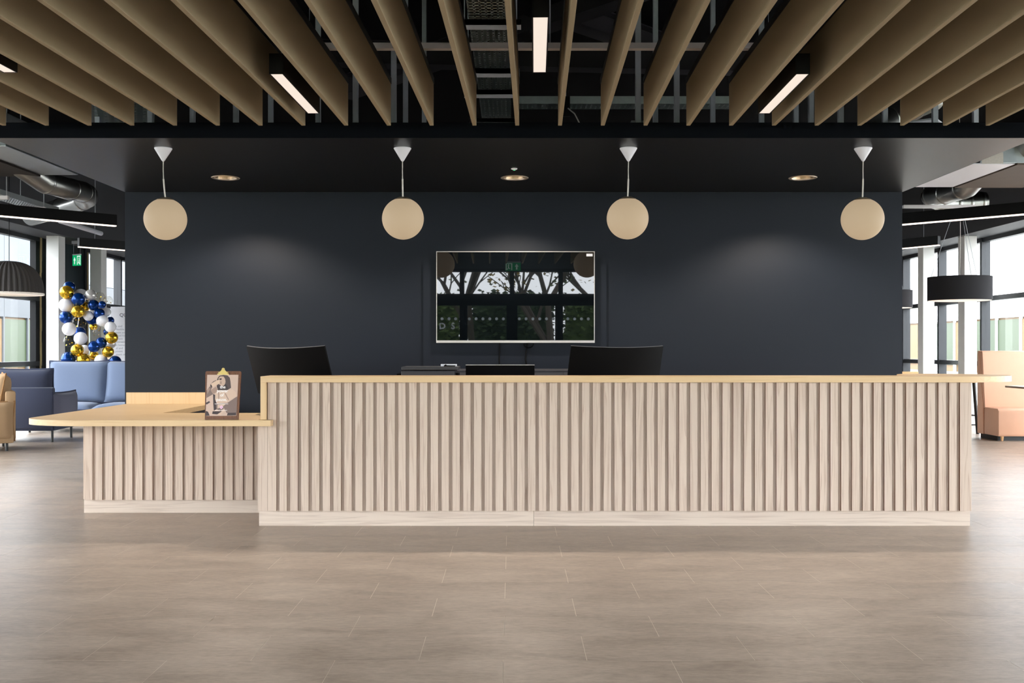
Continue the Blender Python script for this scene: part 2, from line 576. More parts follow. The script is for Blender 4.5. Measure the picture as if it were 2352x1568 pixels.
# hangers that carry it
stud = MB()
stud.box(-.02, .02, -.002, .002, 0, TOPZ - STOP).box(-.02, -.017, -.002, .03, 0, TOPZ - STOP).box(.017, .02, -.002, .03, 0, TOPZ - STOP)
stud_me = stud.mesh('hanger', 'stud_steel')
for pxx, Y in ((223, 7.9), (344, 7.7), (441, 8.3), (541, 8.0), (621, 8.6), (730, 8.3), (816, 7.6), (904, 7.8), (931, 8.4), (974, 9.2),
               (1466, 7.5), (1506, 8.2), (1555, 7.7), (1638, 8.8), (1750, 8.4), (1829, 8.6), (1864, 8.0), (1932, 7.6), (2034, 8.2), (2149, 7.8), (2242, 8.0)):
    link('hanger', stud_me, soffit, ((pxx - CX) * Y / F, Y, STOP))

# ------------------------------------------------------------------ glazed facades
WT1, WT2 = 1.04, 2.15
fr = {}
fr['mullion'] = box(-.075, .075, -.032, .032, 0, HEAD).mesh('mullion', 'frame_metal')
fr['transom'] = box(-.06, .06, .032, BAY - .032, -.04, .04).mesh('transom', 'frame_metal')
pane_me = {}
for i, (a, b) in enumerate(((.06, WT1 - .04), (WT1 + .04, WT2 - .04), (WT2 + .04, HEAD - .06))):
    pane_me[i] = box(-.006, .006, .032, BAY - .032, a, b).mesh('pane', 'pane_glass')
n_win = 0
for s in (-1, 1):
    for k in range(-12, 3):
        y0 = YM0 + k * BAY
        if s < 0 and k == 0:                          # the solid dark green bay
            w = struct(box(-XF - .08, -XF + .05, y0 + .2, y0 + BAY + .1, 0, HEAD).build('wall_left_panel', 'green_wall'), 'dark green solid wall bay between the left windows')
            continue
        n_win += 1
        w = thing('window_%d' % n_win, 'dark framed window bay of the %s glazing' % ('left' if s < 0 else 'right'), None, (s * XF, y0, 0), kind='structure')
        link('mullion', fr['mullion'], w)
        for z in (0.03, WT1, WT2, HEAD - .03):
            link('transom', fr['transom'], w, (0, 0, z))
        for i in range(3):
            link('pane', pane_me[i], w)
# heavy post with a bronze coloured seal beside the green wall bay
post = struct(box(-XF - .04, -XF + .06, YM0 - .24, YM0 + .22, 0, HEAD).build('trim_1', 'frame_dark'), 'black post between the left windows and the green wall')
rs = random.Random(3)
strip = MB()
for k in range(16):
    z = k * .2
    d = rs.uniform(-.008, .008)
    strip.box(-XF + .06, -XF + .068, YM0 - .10 + d, YM0 - .04 + d + rs.uniform(-.01, .01), z, z + .2)
strip.build('seal_strip', 'seal_bronze', post)
struct(box(-XF - .08, -XF + .06, YM0 + BAY + .1, YM0 + BAY + .16, 0, HEAD).build('trim_2', 'seal_bronze'), 'bronze edge strip beside the green wall')

# entrance facade behind the camera: doors in the middle, side lights, clerestory above
DX = [-7.45, -5.9, -4.35, -2.75, -1.10, 0.0, 1.07, 2.7, 4.35, 5.9, 7.45]
for a, b in zip(DX[:-1], DX[1:]):
    n_win += 1
    door = a >= -1.2 and b <= 1.2
    w = thing('%s_%d' % ('door' if door else 'window', 1 if a == -1.1 else 2 if door else n_win), 'glazed entrance %s behind the camera' % ('door leaf' if door else 'side light'), None, (a, YB, 0), kind='structure')
    W = b - a
    box(-.05, .05, -.06, .06, 0, 3.05).build('mullion', 'frame_dark', w)
    for z0, z1 in ((0, .12), (2.24, 2.50), (2.98, 3.05)):
        box(.05, W - .05, -.06, .06, z0, z1).build('transom', 'frame_dark', w)
    box(.05, W - .05, -.006, .006, .12, 2.24).build('pane', 'pane_glass', w)
    box(.05, W - .05, -.006, .006, 2.50, 2.98).build('pane', 'pane_glass', w)
    if door:
        box(.05, .12, -.03, .03, .12, 2.24).build('stile', 'frame_dark', w)
        box(W - .12, W - .05, -.03, .03, .12, 2.24).build('stile', 'frame_dark', w)
        hx = W - .16 if a < -.5 else .16
        MB().tube([(hx, .09, .85), (hx, .09, 1.45)], .014, 10).build('handle', 'channel_steel', w, smooth=True)
    dots = MB()                                        # glass manifestation
    x = .16
    while x < W - .1:
        dots.lathe([(.032, 0), (.032, .001)], 14, T=Matrix.Translation((x, .008, 1.95)) @ Matrix.Rotation(-PI / 2, 4, 'X'))
        x += .15
    dm = dots.build('glass_dot', 'dot_white', w); dm['kind'] = 'stuff'
    if a == -2.75:
        for ch, dx in (('D', 1.215), ('S', 1.45)):
            text_mesh('vinyl_letter', ch, .19, 'dot_white', w, Matrix.Translation((dx, -.009, 1.73)) @ UPRIGHT, bold=.004)

# ------------------------------------------------------------------ suspended baffle ceiling
BY = 6.95
BZ = HC + 511.5 * BY / F
BH = 0.315
BSH = 52.0 / F                                        # the baffles run slightly askew to the desk
def bx(pxe, Y):
    return (pxe - CX) * BY / F - (BY - Y) * BSH
baf = thing('baffle_ceiling', 'suspended ceiling of beige felt baffles running towards the desk', 'ceiling baffles', (0, BY, BZ))
L = BY - 0.6
bmb = MB()
bmb.add([(-.0135, 0, 0), (.0135, 0, 0), (.0135, 0, BH), (-.0135, 0, BH),
         (-.0135 - L * BSH, -L, 0), (.0135 - L * BSH, -L, 0), (.0135 - L * BSH, -L, BH), (-.0135 - L * BSH, -L, BH)],
        [(0, 1, 2, 3), (4, 7, 6, 5), (0, 4, 5, 1), (1, 5, 6, 2), (2, 6, 7, 3), (3, 7, 4, 0)])
baf_me = bmb.mesh('baffle', 'baffle_felt', bevel=.0025)
rb = MB()
rb.add([(-.017, .003, BH - .03), (.017, .003, BH - .03), (.017, .003, BH + .012), (-.017, .003, BH + .012),
        (-.017 - L * BSH, -L, BH - .03), (.017 - L * BSH, -L, BH - .03), (.017 - L * BSH, -L, BH + .012), (-.017 - L * BSH, -L, BH + .012)],
       [(0, 1, 2, 3), (4, 7, 6, 5), (0, 4, 5, 1), (1, 5, 6, 2), (2, 6, 7, 3), (3, 7, 4, 0)])
rail_me = rb.mesh('top_rail', 'rail_black')
for k in range(-12, 13):
    xe = bx(1188 + 98.2 * k, BY)
    b = link('baffle', baf_me, baf, (xe, 0, 0))
    link('top_rail', rail_me, b)
for yy in (6.42, 4.9, 3.3, 1.7):
    ch = MB().box(-4.2, 4.2, -.022, .022, 0, .032)
    ch.box(-4.2, 4.2, -.026, -.022, 0, .036).box(-4.2, 4.2, .022, .026, 0, .036)
    ch.build('carrier_channel', 'channel_steel', baf, loc=(0, yy - BY, BH + .05))
    for hx in (-3.4, -1.75, .24, 1.9, 3.5):
        MB().tube([(hx, yy - BY, BH + .06), (hx, yy - BY, TOPZ - BZ)], .004, 6).build('hanger_rod', 'stud_steel', baf)

# linear lamps between the baffles
def baffle_lamp(xgap, y0, y1, label):
    t = thing('linear_ceiling_light', label, 'ceiling light', (bx(xgap, y1), y1, BZ), group='linear lamps between the baffles')
    t.rotation_euler = (0, 0, -math.atan(BSH))
    n = y1 - y0
    hb = MB()
    hb.box(-.040, -.0335, -n, 0, 0, .115).box(.0335, .040, -n, 0, 0, .115).box(-.040, .040, -n, -n + .004, 0, .115)
    hb.box(-.040, .040, -.004, 0, 0, .115).box(-.040, .040, -n, 0, .108, .115)
    hb.build('housing', 'lamp_black', t)
    box(-.0335, .0335, -n + .004, -.004, .002, .008).build('diffuser', 'lamp_glow', t)
    for yy in (-.12, -n + .12):
        MB().tube([(0, yy, .115), (0, yy, TOPZ - BZ)], .0015, 5).build('suspension_wire', 'stud_steel', t)
    return t
def lampspan(ynear, yfar):
    k = (BZ - HC) * F
    return k / (HY - ynear), k / (HY - yfar)
ca, cb = lampspan(39.5, 167)
fa, fb = lampspan(170, 261)
baffle_lamp(1188 + 98.2 * .5, ca, cb, 'lit linear lamp in the middle baffle gap, pointing at the television')
baffle_lamp(1188 - 98.2 * 4.5, fa, fb, 'lit linear lamp between the baffles above the left part of the desk')
baffle_lamp(1188 + 98.2 * 5.5, fa, fb, 'lit linear lamp between the baffles above the right part of the desk')
baffle_lamp(1188 - 98.2 * 9.5, ca, cb, 'lit linear lamp cut off by the left edge of the photo')

# ------------------------------------------------------------------ services above the baffles
def perforated(t, x0, x1, y0, y1, z, h, m='tray_steel', slots=True):
    """cable tray along y: a perforated floor made of strips between slots, two sides"""
    mb = MB()
    mb.box(x0, x0 + .004, y0, y1, z, z + h).box(x1 - .004, x1, y0, y1, z, z + h)
    w = (x1 - x0 - .01) / 7
    for i in range(7):
        a = x0 + .005 + i * w
        mb.box(a + w * .16, a + w * .84, y0, y1, z, z + .002)
    y = y0
    while y < y1:
        mb.box(x0, x1, y, min(y + .03, y1), z, z + .002)
        y += .055
    return mb.build('tray', m, t)
ct = thing('cable_tray', 'perforated steel cable tray above the baffles, left of the middle lamp', 'cable tray')
perforated(ct, -.29, -.01, 5.6, 10.4, 3.50, .06)
for Y in (6.72, 7.9, 8.55, 9.6):
    MB().box(-.40, .06, Y - .02, Y + .02, 3.43, 3.47).box(-.40, .06, Y - .02, Y - .017, 3.40, 3.47).build('bracket', 'channel_steel', ct)
    for x in (-.37, .03):
        MB().tube([(x, Y, 3.40), (x, Y, TOPZ)], .005, 6).build('threaded_rod', 'stud_steel', ct)
ct2 = thing('cable_tray', 'perforated steel cable tray running sideways above the television', 'cable tray')
mb = MB()
ty, tz = 9.25, 3.50
mb.box(.06, 2.1, ty - .1, ty - .096, tz, tz + .07).box(.06, 2.1, ty + .1, ty + .104, tz, tz + .07)
for i in range(46):
    mb.box(.06 + i * .0445, .06 + i * .0445 + .03, ty - .1, ty + .1, tz, tz + .002)
for i in range(5):
    mb.box(.06, 2.1, ty - .1 + i * .045, ty - .1 + i * .045 + .02, tz, tz + .002)
mb.build('tray', 'tray_steel', ct2)
MB().box(.44, .52, ty - .14, ty - .12, tz - .12, tz + .06).box(.46, .50, ty - .14, ty + .12, tz - .02, tz - .005).build('bracket', 'lamp_black', ct2)
MB().tube([(.48, ty - .13, tz + .06), (.48, ty - .13, TOPZ)], .006, 6).build('threaded_rod', 'stud_steel', ct2)
cab = MB().tube([(.5, ty - .15, 3.45), (.56, ty - .15, 3.40), (.60, ty - .16, 3.32), (.63, ty - .16, 3.22), (.62, ty - .16, 3.06), (.60, ty - .15, 2.95)], .006, 8).build('loose_cable', 'cord_white', smooth=True)
tag(cab, 'loose white cable dangling from the sideways cable tray', 'cable')
gb = thing('steel_box', 'galvanised steel box standing above the lowered ceiling, right of the middle lamp', 'duct box', (1.075, 8.6, STOP))
box(-.065, .065, -.06, .06, 0, .33).build('body', 'galvanised', gb, bevel=.004)
box(-.072, .072, -.066, .066, .33, .345).build('flange', 'galvanised', gb)
# dark roof bracing
def brace(a, b, w, label):
    mb = MB()
    a, b = Vector(a), Vector(b)
    d = (b - a)
    T = Matrix.Translation(a) @ d.to_track_quat('Y', 'Z').to_matrix().to_4x4()
    n = d.length
    mb.box(-w, w, 0, n, 0, .012, T=T).box(-w, w, 0, n, .20, .212, T=T).box(-.005, .005, 0, n, .012, .20, T=T)
    o = mb.build('roof_beam', 'bulkhead_dark')
    return tag(o, label, 'beam')
mat('bulkhead_dark', lin(50, 46, 50), 0.6, spec=0.15, noise=(8, 0.1))
brace((-2.4, 6.2, 4.22), (1.9, 10.6, 4.22), .10, 'dark steel roof brace slanting right above the cable tray')
brace((3.2, 6.0, 4.20), (-1.8, 10.9, 3.98), .10, 'dark steel roof brace slanting left above the middle lamp')
brace((-6, 9.0, 3.9), (6, 9.9, 3.9), .09, 'dark steel beam crossing above the lowered ceiling')
# tray and duct glimpsed between the outer baffles
ct3 = thing('cable_tray', 'perforated cable tray glimpsed between the outer left baffles', 'cable tray', (-3.3, 8.6, 3.1), math.radians(20))
perforated(ct3, -.25, .25, -1.3, 1.0, 0, .05)
box(-.3, .3, .4, .44, -.04, -.002).build('bracket', 'channel_steel', ct3)


def duct(name, label, pts, r, rings, m='duct_silver', extra=None):
    t = thing(name, label, 'duct', pts[0])
    q = [Vector(p) - Vector(pts[0]) for p in pts]
    MB().tube(q, r, 28).build('pipe', m, t, smooth=True, angle=60)
    for i, f_ in rings:
        a, b = q[i], q[i + 1]
        c = a.lerp(b, f_)
        d = (b - a).normalized() * .022
        MB().tube([c - d, c - d * .5, c + d * .5, c + d], [r * 1.0, r * 1.05, r * 1.05, r * 1.0], 28).build('collar', m, t, smooth=True)
    return t


def arc(c, r, a0, a1, n, z=0.0, z1=None):
    return [(c[0] + r * math.cos(a0 + (a1 - a0) * i / n), c[1] + r * math.sin(a0 + (a1 - a0) * i / n), z if z1 is None else z + (z1 - z) * i / n) for i in range(n + 1)]

# left: bent silver duct
def pz(x, y, z):
    """the point at height z under pixel x, y"""
    Y = (z - HC) * F / (HY - y)
    return px(x, y, Y)
dl = [px(10, 355, 10.9), px(100, 417, 11.4), px(150, 432, 11.8), px(186, 440, 12.3), px(200, 446, 12.6), px(200, 455, 13.0), px(180, 464, 13.2), px(150, 474, 13.4), px(118, 484, 13.6), px(70, 497, 13.9)]
duct('round_duct', 'bent silver ventilation duct left of the feature wall', dl, .125, [(1, .1), (2, .3), (3, .2), (5, .5), (7, .3), (8, .2)])
sq = thing('rectangular_duct', 'flat galvanised duct with brown underside, left edge under the ceiling', 'duct', (0, 0, 0))
a_, b_ = 9.6, 11.2
zq = HC + (HY - 402) * b_ / F
box((-110 - CX) * b_ / F, (180 - CX) * b_ / F, a_, b_, zq, zq + .32).build('body', 'galvanised', sq, bevel=.006)
box((-110 - CX) * b_ / F, (95 - CX) * b_ / F, a_ - .02, b_ - .02, zq - .02, zq - .002).build('underside_board', 'dark_board', sq)
box((-110 - CX) * b_ / F, (90 - CX) * b_ / F, a_ - .06, a_ - .005, zq + .02, zq + .07).build('channel', 'channel_steel', sq)
# right: duct box with brown underside, silver bend behind it
sq2 = thing('rectangular_duct', 'galvanised duct box with brown underside and paper notice on the right', 'duct', (0, 0, 0))
yn, yf = 9.55, 10.9
zq2 = HC + (HY - 427) * yf / F
x0_, x1_, x2_ = (2118 - CX) * yf / F, (2192 - CX) * yf / F, (2284 - CX) * yf / F
box(x0_, x2_ + .1, yn, yf, zq2, zq2 + .30).build('body', 'galvanised', sq2, bevel=.006)
box(x1_, x2_ + .3, yn - .01, yf, zq2 - .02, zq2 - .002).build('underside_board', 'brown_board', sq2)
box(x1_ - .42, x1_ - .02, yn + .0, yf, zq2 - .012, zq2 - .002).build('white_panel', 'white_plastic', sq2)
box((2255 - CX) * yn / F, (2304 - CX) * yn / F, yn - .004, yn, HC + (HY - 376) * yn / F, HC + (HY - 350) * yn / F).build('notice', 'paper_white', sq2)
dr = [px(2262, 383, 10.5), px(2222, 428, 11.4), px(2178, 443, 12.0), px(2150, 446, 12.3), px(2139, 450, 12.7), px(2150, 458, 13.0), px(2180, 466, 13.1), px(2215, 466, 13.1), px(2262, 463, 13.1)]
duct('round_duct', 'bent silver ventilation duct right of the feature wall', dr, .125, [(1, .2), (2, .2), (3, .5), (5, .3), (6, .5), (7, .2), (7, .8)])
dr2 = [px(2390, 300, 9.4), px(2372, 330, 9.5), px(2362, 350, 9.7), px(2362, 360, 10.1), px(2380, 366, 10.5)]
duct('round_duct', 'silver duct bend cut off by the right edge of the photo', dr2, .13, [(1, .5), (2, .5)])
dr3 = [px(2010, 290, 9.2), px(2080, 250, 9.5), px(2140, 225, 9.8)]
duct('round_duct', 'silver duct glimpsed between the outer right baffles', dr3, .13, [(0, .4), (1, .3)])
lv = thing('louvre_panel', 'pale slatted grille glimpsed between the outer right baffles', 'grille', (3.55, 8.5, 3.1), math.radians(-35))
for i in range(9):
    box(-.12, .12, -.55 + i * .125, -.55 + i * .125 + .11, 0, .012).build('slat', 'white_plastic', lv)
box(-.14, -.12, -.6, .6, -.01, .03).build('edge', 'channel_steel', lv)
# side cable trays and conduits
ctl = thing('cable_tray', 'galvanised cable tray running under the ceiling at the left edge', 'cable tray', (px(-10, 443, 11.1).x, 11.1, px(0, 443, 11.1).z))
perforated(ctl, -.24, .0, -.6, 1.55, 0, .06, 'galvanised')
for Y in (.2, 1.1):
    MB().box(-.28, .04, Y - .02, Y + .02, -.04, -.001).build('bracket', 'channel_steel', ctl)
    for x in (-.26, .02):
        MB().tube([(x, Y, -.04), (x, Y, TOPZ - ctl.location.z)], .005, 6).build('threaded_rod', 'stud_steel', ctl)
rail = MB().box(0, 1.9, -.02, .02, 0, .034).box(0, 1.9, -.026, -.02, -.003, .037).build('strut_channel', 'channel_steel', loc=px(2074, 478, 12.3))
rail.scale = (.46, 1, 1)
tag(rail, 'white steel strut channel beside the bent duct right of the wall', 'channel')
cnd = MB().tube([px(138, 507, 13.6), px(232, 536, 15.6)], .035, 12).build('conduit', 'white_plastic', smooth=True)
tag(cnd, 'pale round conduit hanging below the left linear lamp', 'conduit')

# ------------------------------------------------------------------ diagonal linear pendants at the sides
def side_lamp(p, q, label, z):
    p, q = Vector((p[0], p[1], z)), Vector((q[0], q[1], z))
    d = q - p
    t = thing('linear_pendant', label, 'pendant light', p, math.atan2(d.y, d.x), 'diagonal linear pendants')
    n = d.length
    hb = MB().box(0, n, -.035, -.028, 0, .13).box(0, n, .028, .035, 0, .13).box(0, n, -.035, .035, .122, .13)
    hb.box(0, .004, -.035, .035, 0, .13).box(n - .004, n, -.035, .035, 0, .13)
    hb.build('housing', 'lamp_black', t)
    box(.004, n - .004, -.028, .028, -.012, .008).build('diffuser', 'led_glow', t)
    for xx in (.25, n - .25):
        MB().tube([(xx, 0, .13), (xx, 0, TOPZ - z)], .002, 5).build('suspension_wire', 'stud_steel', t)
    return t
ZL = 2.80
def onz(x, y):
    P = pz(x, y, ZL); return (P.x, P.y)
A, B = Vector(onz(0, 495)), Vector(onz(266, 518))
side_lamp(A + (A - B) * .8, B, 'long black linear pendant with glowing underside at the left edge', ZL)
A, B = Vector(onz(180, 566)), Vector(onz(286, 574))
side_lamp(A, B + (B - A) * .8, 'short black linear pendant above the balloons', ZL)
A, B = Vector(onz(2352, 491)), Vector(onz(2072, 515))
side_lamp(A + (A - B) * .8, B + (B - A) * .3, 'long black linear pendant with glowing underside at the right edge', ZL)
A, B = Vector(onz(2157, 562)), Vector(onz(2072, 570))
side_lamp(A, B + (B - A) * .8, 'short black linear pendant beside the right end of the wall', ZL)

# ------------------------------------------------------------------ downlights in the lowered ceiling
for i, x in enumerate(DLX):
    t = thing('downlight', 'recessed round downlight, %s of the three in the black ceiling' % ('leftmost', 'middle', 'rightmost')[i], 'downlight', (x, DLY, SOF), group='recessed downlights')
    MB().lathe([(.092, .004), (.095, -.004), (.116, -.006), (.120, -.001), (.118, .0), (.092, .004)], 48, caps=False).build('trim_ring', 'downlight_trim', t, smooth=True)
    MB().lathe([(.094, .002), (.086, .03), (.062, .07), (.035, .085)], 40, caps=False).build('reflector', 'downlight_reflector', t, smooth=True)
    MB().lathe([(.0, .080), (.036, .082), (.03, .07), (.012, .06), (.0, .058)], 24, caps=False).build('lamp', 'downlight_lamp', t, smooth=True)
    ld = bpy.data.lights.new('downlight_beam', 'SPOT')
    ld.energy = 150
    ld.color = (1.0, 0.86, 0.72)
    ld.spot_size = math.radians(132)
    ld.spot_blend = 0.45
    ld.shadow_soft_size = 0.05
    lo = bpy.data.objects.new('downlight_beam', ld)
    C.objects.link(lo)
    lo.parent = t
    lo.location = (0, 0, -.012)
dt = thing('detector', 'tiny white ceiling sensor with green light above the television', 'sensor', tuple(pz(1181, 387, SOF)))
MB().lathe([(.0, -.012), (.014, -.012), (.024, -.006), (.026, 0)], 24, caps=False).build('housing', 'white_plastic', dt, smooth=True)
MB().lathe([(.0, -.016), (.007, -.014), (.009, -.010)], 16, caps=False).build('indicator', 'green_led', dt, smooth=True)

# ------------------------------------------------------------------ globe pendants
GY = (SOF - HC) * F / 460.0
globe_prof = []
GR = 0.152
for k in range(0, 25):
    a = -PI / 2 + (math.radians(64) + PI / 2) * k / 24
    globe_prof.append((max(.0005, GR * math.cos(a)), GR * math.sin(a)))
gtop = globe_prof[-1][1]
globe_prof += [(globe_prof[-1][0] - .012, gtop + .001)]
gl_me = MB().lathe(globe_prof, 56, caps=False).mesh('globe', 'globe_glass', True)
hold_me = MB().lathe([(.0, .020), (.030, .020), (.060, .006), (.064, .0), (.056, -.004), (.0, -.004)], 40, caps=False).mesh('holder', 'globe_holder', True)
cone_me = MB().lathe([(.0, -.098), (.005, -.098), (.011, -.092), (.062, -.008), (.064, -.004), (.062, 0), (.0, 0)], 40, caps=False).mesh('canopy', 'white_plastic', True)
for gx, gpx, gpy, lab in ((375, 380, 503, 'leftmost of the four hanging white globe lamps'), (924.5, 925.5, 502, 'second hanging globe lamp from the left, before the television'),
                         (1443.5, 1441.5, 501.5, 'third hanging globe lamp from the left, right of the television'), (1982.5, 1981, 503, 'rightmost of the four hanging white globe lamps')):
    x = (gx - CX) * GY / F
    t = thing('globe_pendant', lab, 'pendant light', (x, GY, SOF), group='globe pendants over the desk')
    link('canopy', cone_me, t)
    gzc = HC + (HY - gpy) * GY / F - SOF
    dx = (gpx - gx) * GY / F
    c_ = Vector((dx, 0, gzc + gtop))
    pts = [Vector((0, 0, -.096)), Vector((dx * .05 - .001, 0, -.16)), Vector((dx * .1, 0, -.225)), Vector((dx * .5, 0, -.30)), c_ + Vector((-dx * .05, 0, .02))]
    MB().tube(pts[:3], .0032, 8).build('cord', 'cord_white', t, smooth=True)
    MB().tube(pts[2:], .0058, 8).build('stem', 'cord_white', t, smooth=True)
    g = link('globe', gl_me, t, (dx, 0, gzc))
    link('holder', hold_me, t, c_)

# ------------------------------------------------------------------ reception desk, high part
DY = 7.39                                             # face of the slats
def dxp(p, Y=DY):
    return (p - CX) * Y / F
CT = 1.0955                                           # counter height
desk = thing('reception_desk', 'long high reception desk clad in pale vertical wood slats', 'reception desk', (0, DY, 0))
ZS0, ZS1 = 0.116, CT - .0445
def part_box(par, name, m, x0, x1, y0, y1, z0, z1, bev=0.0):
    lx, ly, lz = par.location
    return box(x0 - lx, x1 - lx, y0 - ly, y1 - ly, z0 - lz, z1 - lz).build(name, m, par, bevel=bev)
part_box(desk, 'carcass', 'slat_wood', dxp(597), dxp(2231), DY + .0155, DY + .27, ZS0 + .004, ZS1)
slat_me = dark_sides(box(-.0272, .0272, 0, .015, ZS0, ZS1).mesh('slat', 'slat_wood', bevel=.0010))
for k in range(63):
    xa = dxp(642 + 24.81 * k + 8.6)
    link('slat', slat_me, desk, (xa, 0, 0))
for a, b in ((615, 635), (2205, 2231.5)):
    part_box(desk, 'slat', 'slat_wood', dxp(a), dxp(b), DY, DY + .0235, ZS0, ZS1, .0010).data = dark_sides(box(dxp(a), dxp(b), 0, .015, ZS0, ZS1).mesh('slat', 'slat_wood', bevel=.0010))
part_box(desk, 'stile', 'slat_wood', dxp(592, DY), dxp(614.6, DY), DY + .002, DY + .015, ZS0, .733, .0012)
for a, b in ((595, 1225.6), (1226.4, 2228)):
    part_box(desk, 'plinth', 'plinth_wood', dxp(a, 7.44), dxp(b, 7.44), 7.44, 7.46, 0, .135)
part_box(desk, 'end_panel', 'top_wood_upright', dxp(598.5, 7.37), dxp(611.5, 7.37), 7.365, 7.66, .782, CT - .0442, .001)
part_box(desk, 'back_panel', 'cabinet_grey', -1.8, 3.3, 7.655, 7.67, .1, .735)

# counter board with its widened, rounded right end
cx1 = dxp(2313.0, 7.76)
poly = [(dxp(598, 7.36), 7.36)]
cc, ra, rbk = cx1 - .42, .42, .0
poly.append((cc - .1, 7.36))
n = 28
for k in range(1, n + 1):                             # elliptic nose
    a = -PI / 2 + PI * k / n
    poly.append((cc - .1 + (ra + .1) * math.cos(a), 7.76 + .40 * math.sin(a)))
poly += [(3.24, 8.16), (3.12, 8.11), (3.03, 8.0), (2.98, 7.85), (2.96, 7.66), (dxp(598, 7.36), 7.66)]
counter = MB().prism(poly, CT - .044, CT).build('counter_top', 'top_wood', bevel=.0015)
tag(counter, 'long light maple counter board on the high desk, rounded right end', 'counter top')

# low worktop: front run, return to the wall, run behind the high desk
TZ = .781
r = .36
xl = -3.60
poly = []
for k in range(15):
    a = PI + (PI / 2) * k / 14
    poly.append((xl + .50 + .50 * math.cos(a), 7.31 + .30 + .30 * math.sin(a)))
poly += [(dxp(618, 7.31) + .012, 7.31), (dxp(618, 7.31) + .012, DY - .006), (dxp(592), DY - .006), (dxp(592), 7.675), (3.30, 7.675), (3.30, 8.15), (-2.805, 8.15), (-2.805, WALL - .012), (xl, WALL - .012)]
wt = thing('worktop', 'low light maple worktop with rounded left corner and return to the wall', 'worktop', (0, 7.31, TZ))
MB().prism([(x, y - 7.31) for x, y in poly], -.043, 0).build('board', 'top_wood', wt, bevel=.0015)
part_box(wt, 'upstand', 'top_wood_upright', xl, -2.70, WALL - .022, WALL - .002, TZ + .001, HC - 101 * (WALL - .02) / F)

# low desk front under the worktop
LY = 7.98
low = thing('low_desk', 'low set back desk front of pale vertical slats under the worktop', 'desk', (0, LY, 0))
ZL0, ZL1 = .108, TZ - .044
part_box(low, 'carcass', 'slat_wood', dxp(189.5, LY), -1.86, LY + .0155, LY + .14, ZL0 + .004, ZL1)
lme = dark_sides(box(-.0278, .0278, 0, .015, ZL0, ZL1).mesh('slat', 'slat_wood', bevel=.0010))
for k in range(1, 17):
    link('slat', lme, low, (dxp(212.1 + 23.04 * k, LY) - .0275, 0, 0))
part_box(low, 'slat', 'slat_wood', dxp(195, LY), dxp(212.1, LY), LY, LY + .015, ZL0, ZL1, .0010)
part_box(low, 'plinth', 'plinth_wood', dxp(193, 8.03), -1.86, 8.03, 8.05, 0, .12)
part_box(low, 'end_cheek', 'slat_wood', dxp(189.5, LY), dxp(189.5, LY) + .02, LY + .142, WALL - .02, .02, ZL1)
drw = thing('drawer_unit', 'dark drawer pedestal under the return of the worktop', 'drawers', (-3.2, 8.9, 0))
box(-.13, .39, -.5, .5, .04, .735).build('body', 'cabinet_grey', drw, bevel=.004)
for k in range(3):
    dd = box(.391, .405, -.48, .48, .06 + k * .225, .27 + k * .225).build('drawer', 'cabinet_grey', drw, bevel=.003)
    box(.406, .42, -.07, .07, .225 + k * .225, .235 + k * .225).build('handle', 'edge_grey', dd)
for sx in (-.1, .33):
    for sy in (-.45, .45):
        MB().lathe([(.018, 0), (.018, .04)], 12, T=Matrix.Translation((sx, sy, 0))).build('foot', 'black_plastic', drw)

# ------------------------------------------------------------------ things on the desk
def curved_monitor(label, base, yaw, tilt, W, H, zc, R=1.5):
    """curved screen seen from its back; local -y is its back"""
    t = thing('curved_monitor', label, 'monitor', base, yaw, 'curved monitors on the desk')
    n = 24
    T = Matrix.Translation((0, -.06, zc - base[2])) @ Matrix.Rotation(tilt, 4, 'X')
    def shell(off, w, h0, h1, mb, th):
        v, f = [], []
        for i in range(n + 1):
            u = (i / n - .5) * w
            a = u / R
            for th_ in (0, th):
                rr = R + off + th_
                for z in (h0, h1):
                    v.append((rr * math.sin(a), R - rr * math.cos(a), z))
        for i in range(n):
            a, b = i * 4, (i + 1) * 4
            f += [(a, b, b + 1, a + 1), (a + 2, a + 3, b + 3, b + 2), (a + 1, b + 1, b + 3, a + 3), (a, a + 2, b + 2, b)]
        f += [(0, 1, 3, 2), (n * 4, n * 4 + 2, n * 4 + 3, n * 4 + 1)]
        return mb.add(v, f, 0, T)
    shell(.0, W, -H / 2, H / 2, MB(), .018).build('housing', 'black_plastic', t, smooth=True, angle=30)
    shell(-.0015, W - .02, -H / 2 + .02, H / 2 - .01, MB(), .0012).build('screen', 'tv_screen', t, smooth=True, angle=30)
    shell(.004, W + .003, H / 2, H / 2 + .0018, MB(), .008).build('edge', 'edge_grey', t, smooth=True)
    MB().box(-.07, .07, -.035, -.012, -.13, -.03, T=T).build('rear_cover', 'black_plastic', t, bevel=.008)
    MB().box(-.035, .035, -.09, -.065, 0.01, zc - base[2] - .07).build('neck', 'black_plastic', t, bevel=.004)
    MB().box(-.13, .13, -.17, .07, 0, .012).build('base', 'black_plastic', t, bevel=.005)
    return t
Wm = .80
curved_monitor('black curved monitor at the left end of the high desk, back turned', (dxp(668, 7.92), 7.95, TZ), -math.radians(34), math.radians(18), .86, .40, 1.112)
curved_monitor('black curved monitor on the desk right of the television', (dxp(1410, 8.02), 8.0, TZ), math.radians(27), math.radians(13), .855, .40, 1.112)
fm = thing('flat_monitor', 'small flat black monitor below the television', 'monitor', (dxp(1149, 7.95), 7.97, TZ))
zt = HC - 38.5 * 7.9 / F - TZ
box(-.268, .268, -.066, -.046, zt - .33, zt).build('housing', 'black_plastic', fm, bevel=.003)
box(-.262, .262, -.045, -.044, zt - .31, zt - .008).build('screen', 'tv_screen', fm)
box(-.268, .268, -.067, -.045, zt, zt + .004).build('edge', 'tv_frame', fm)
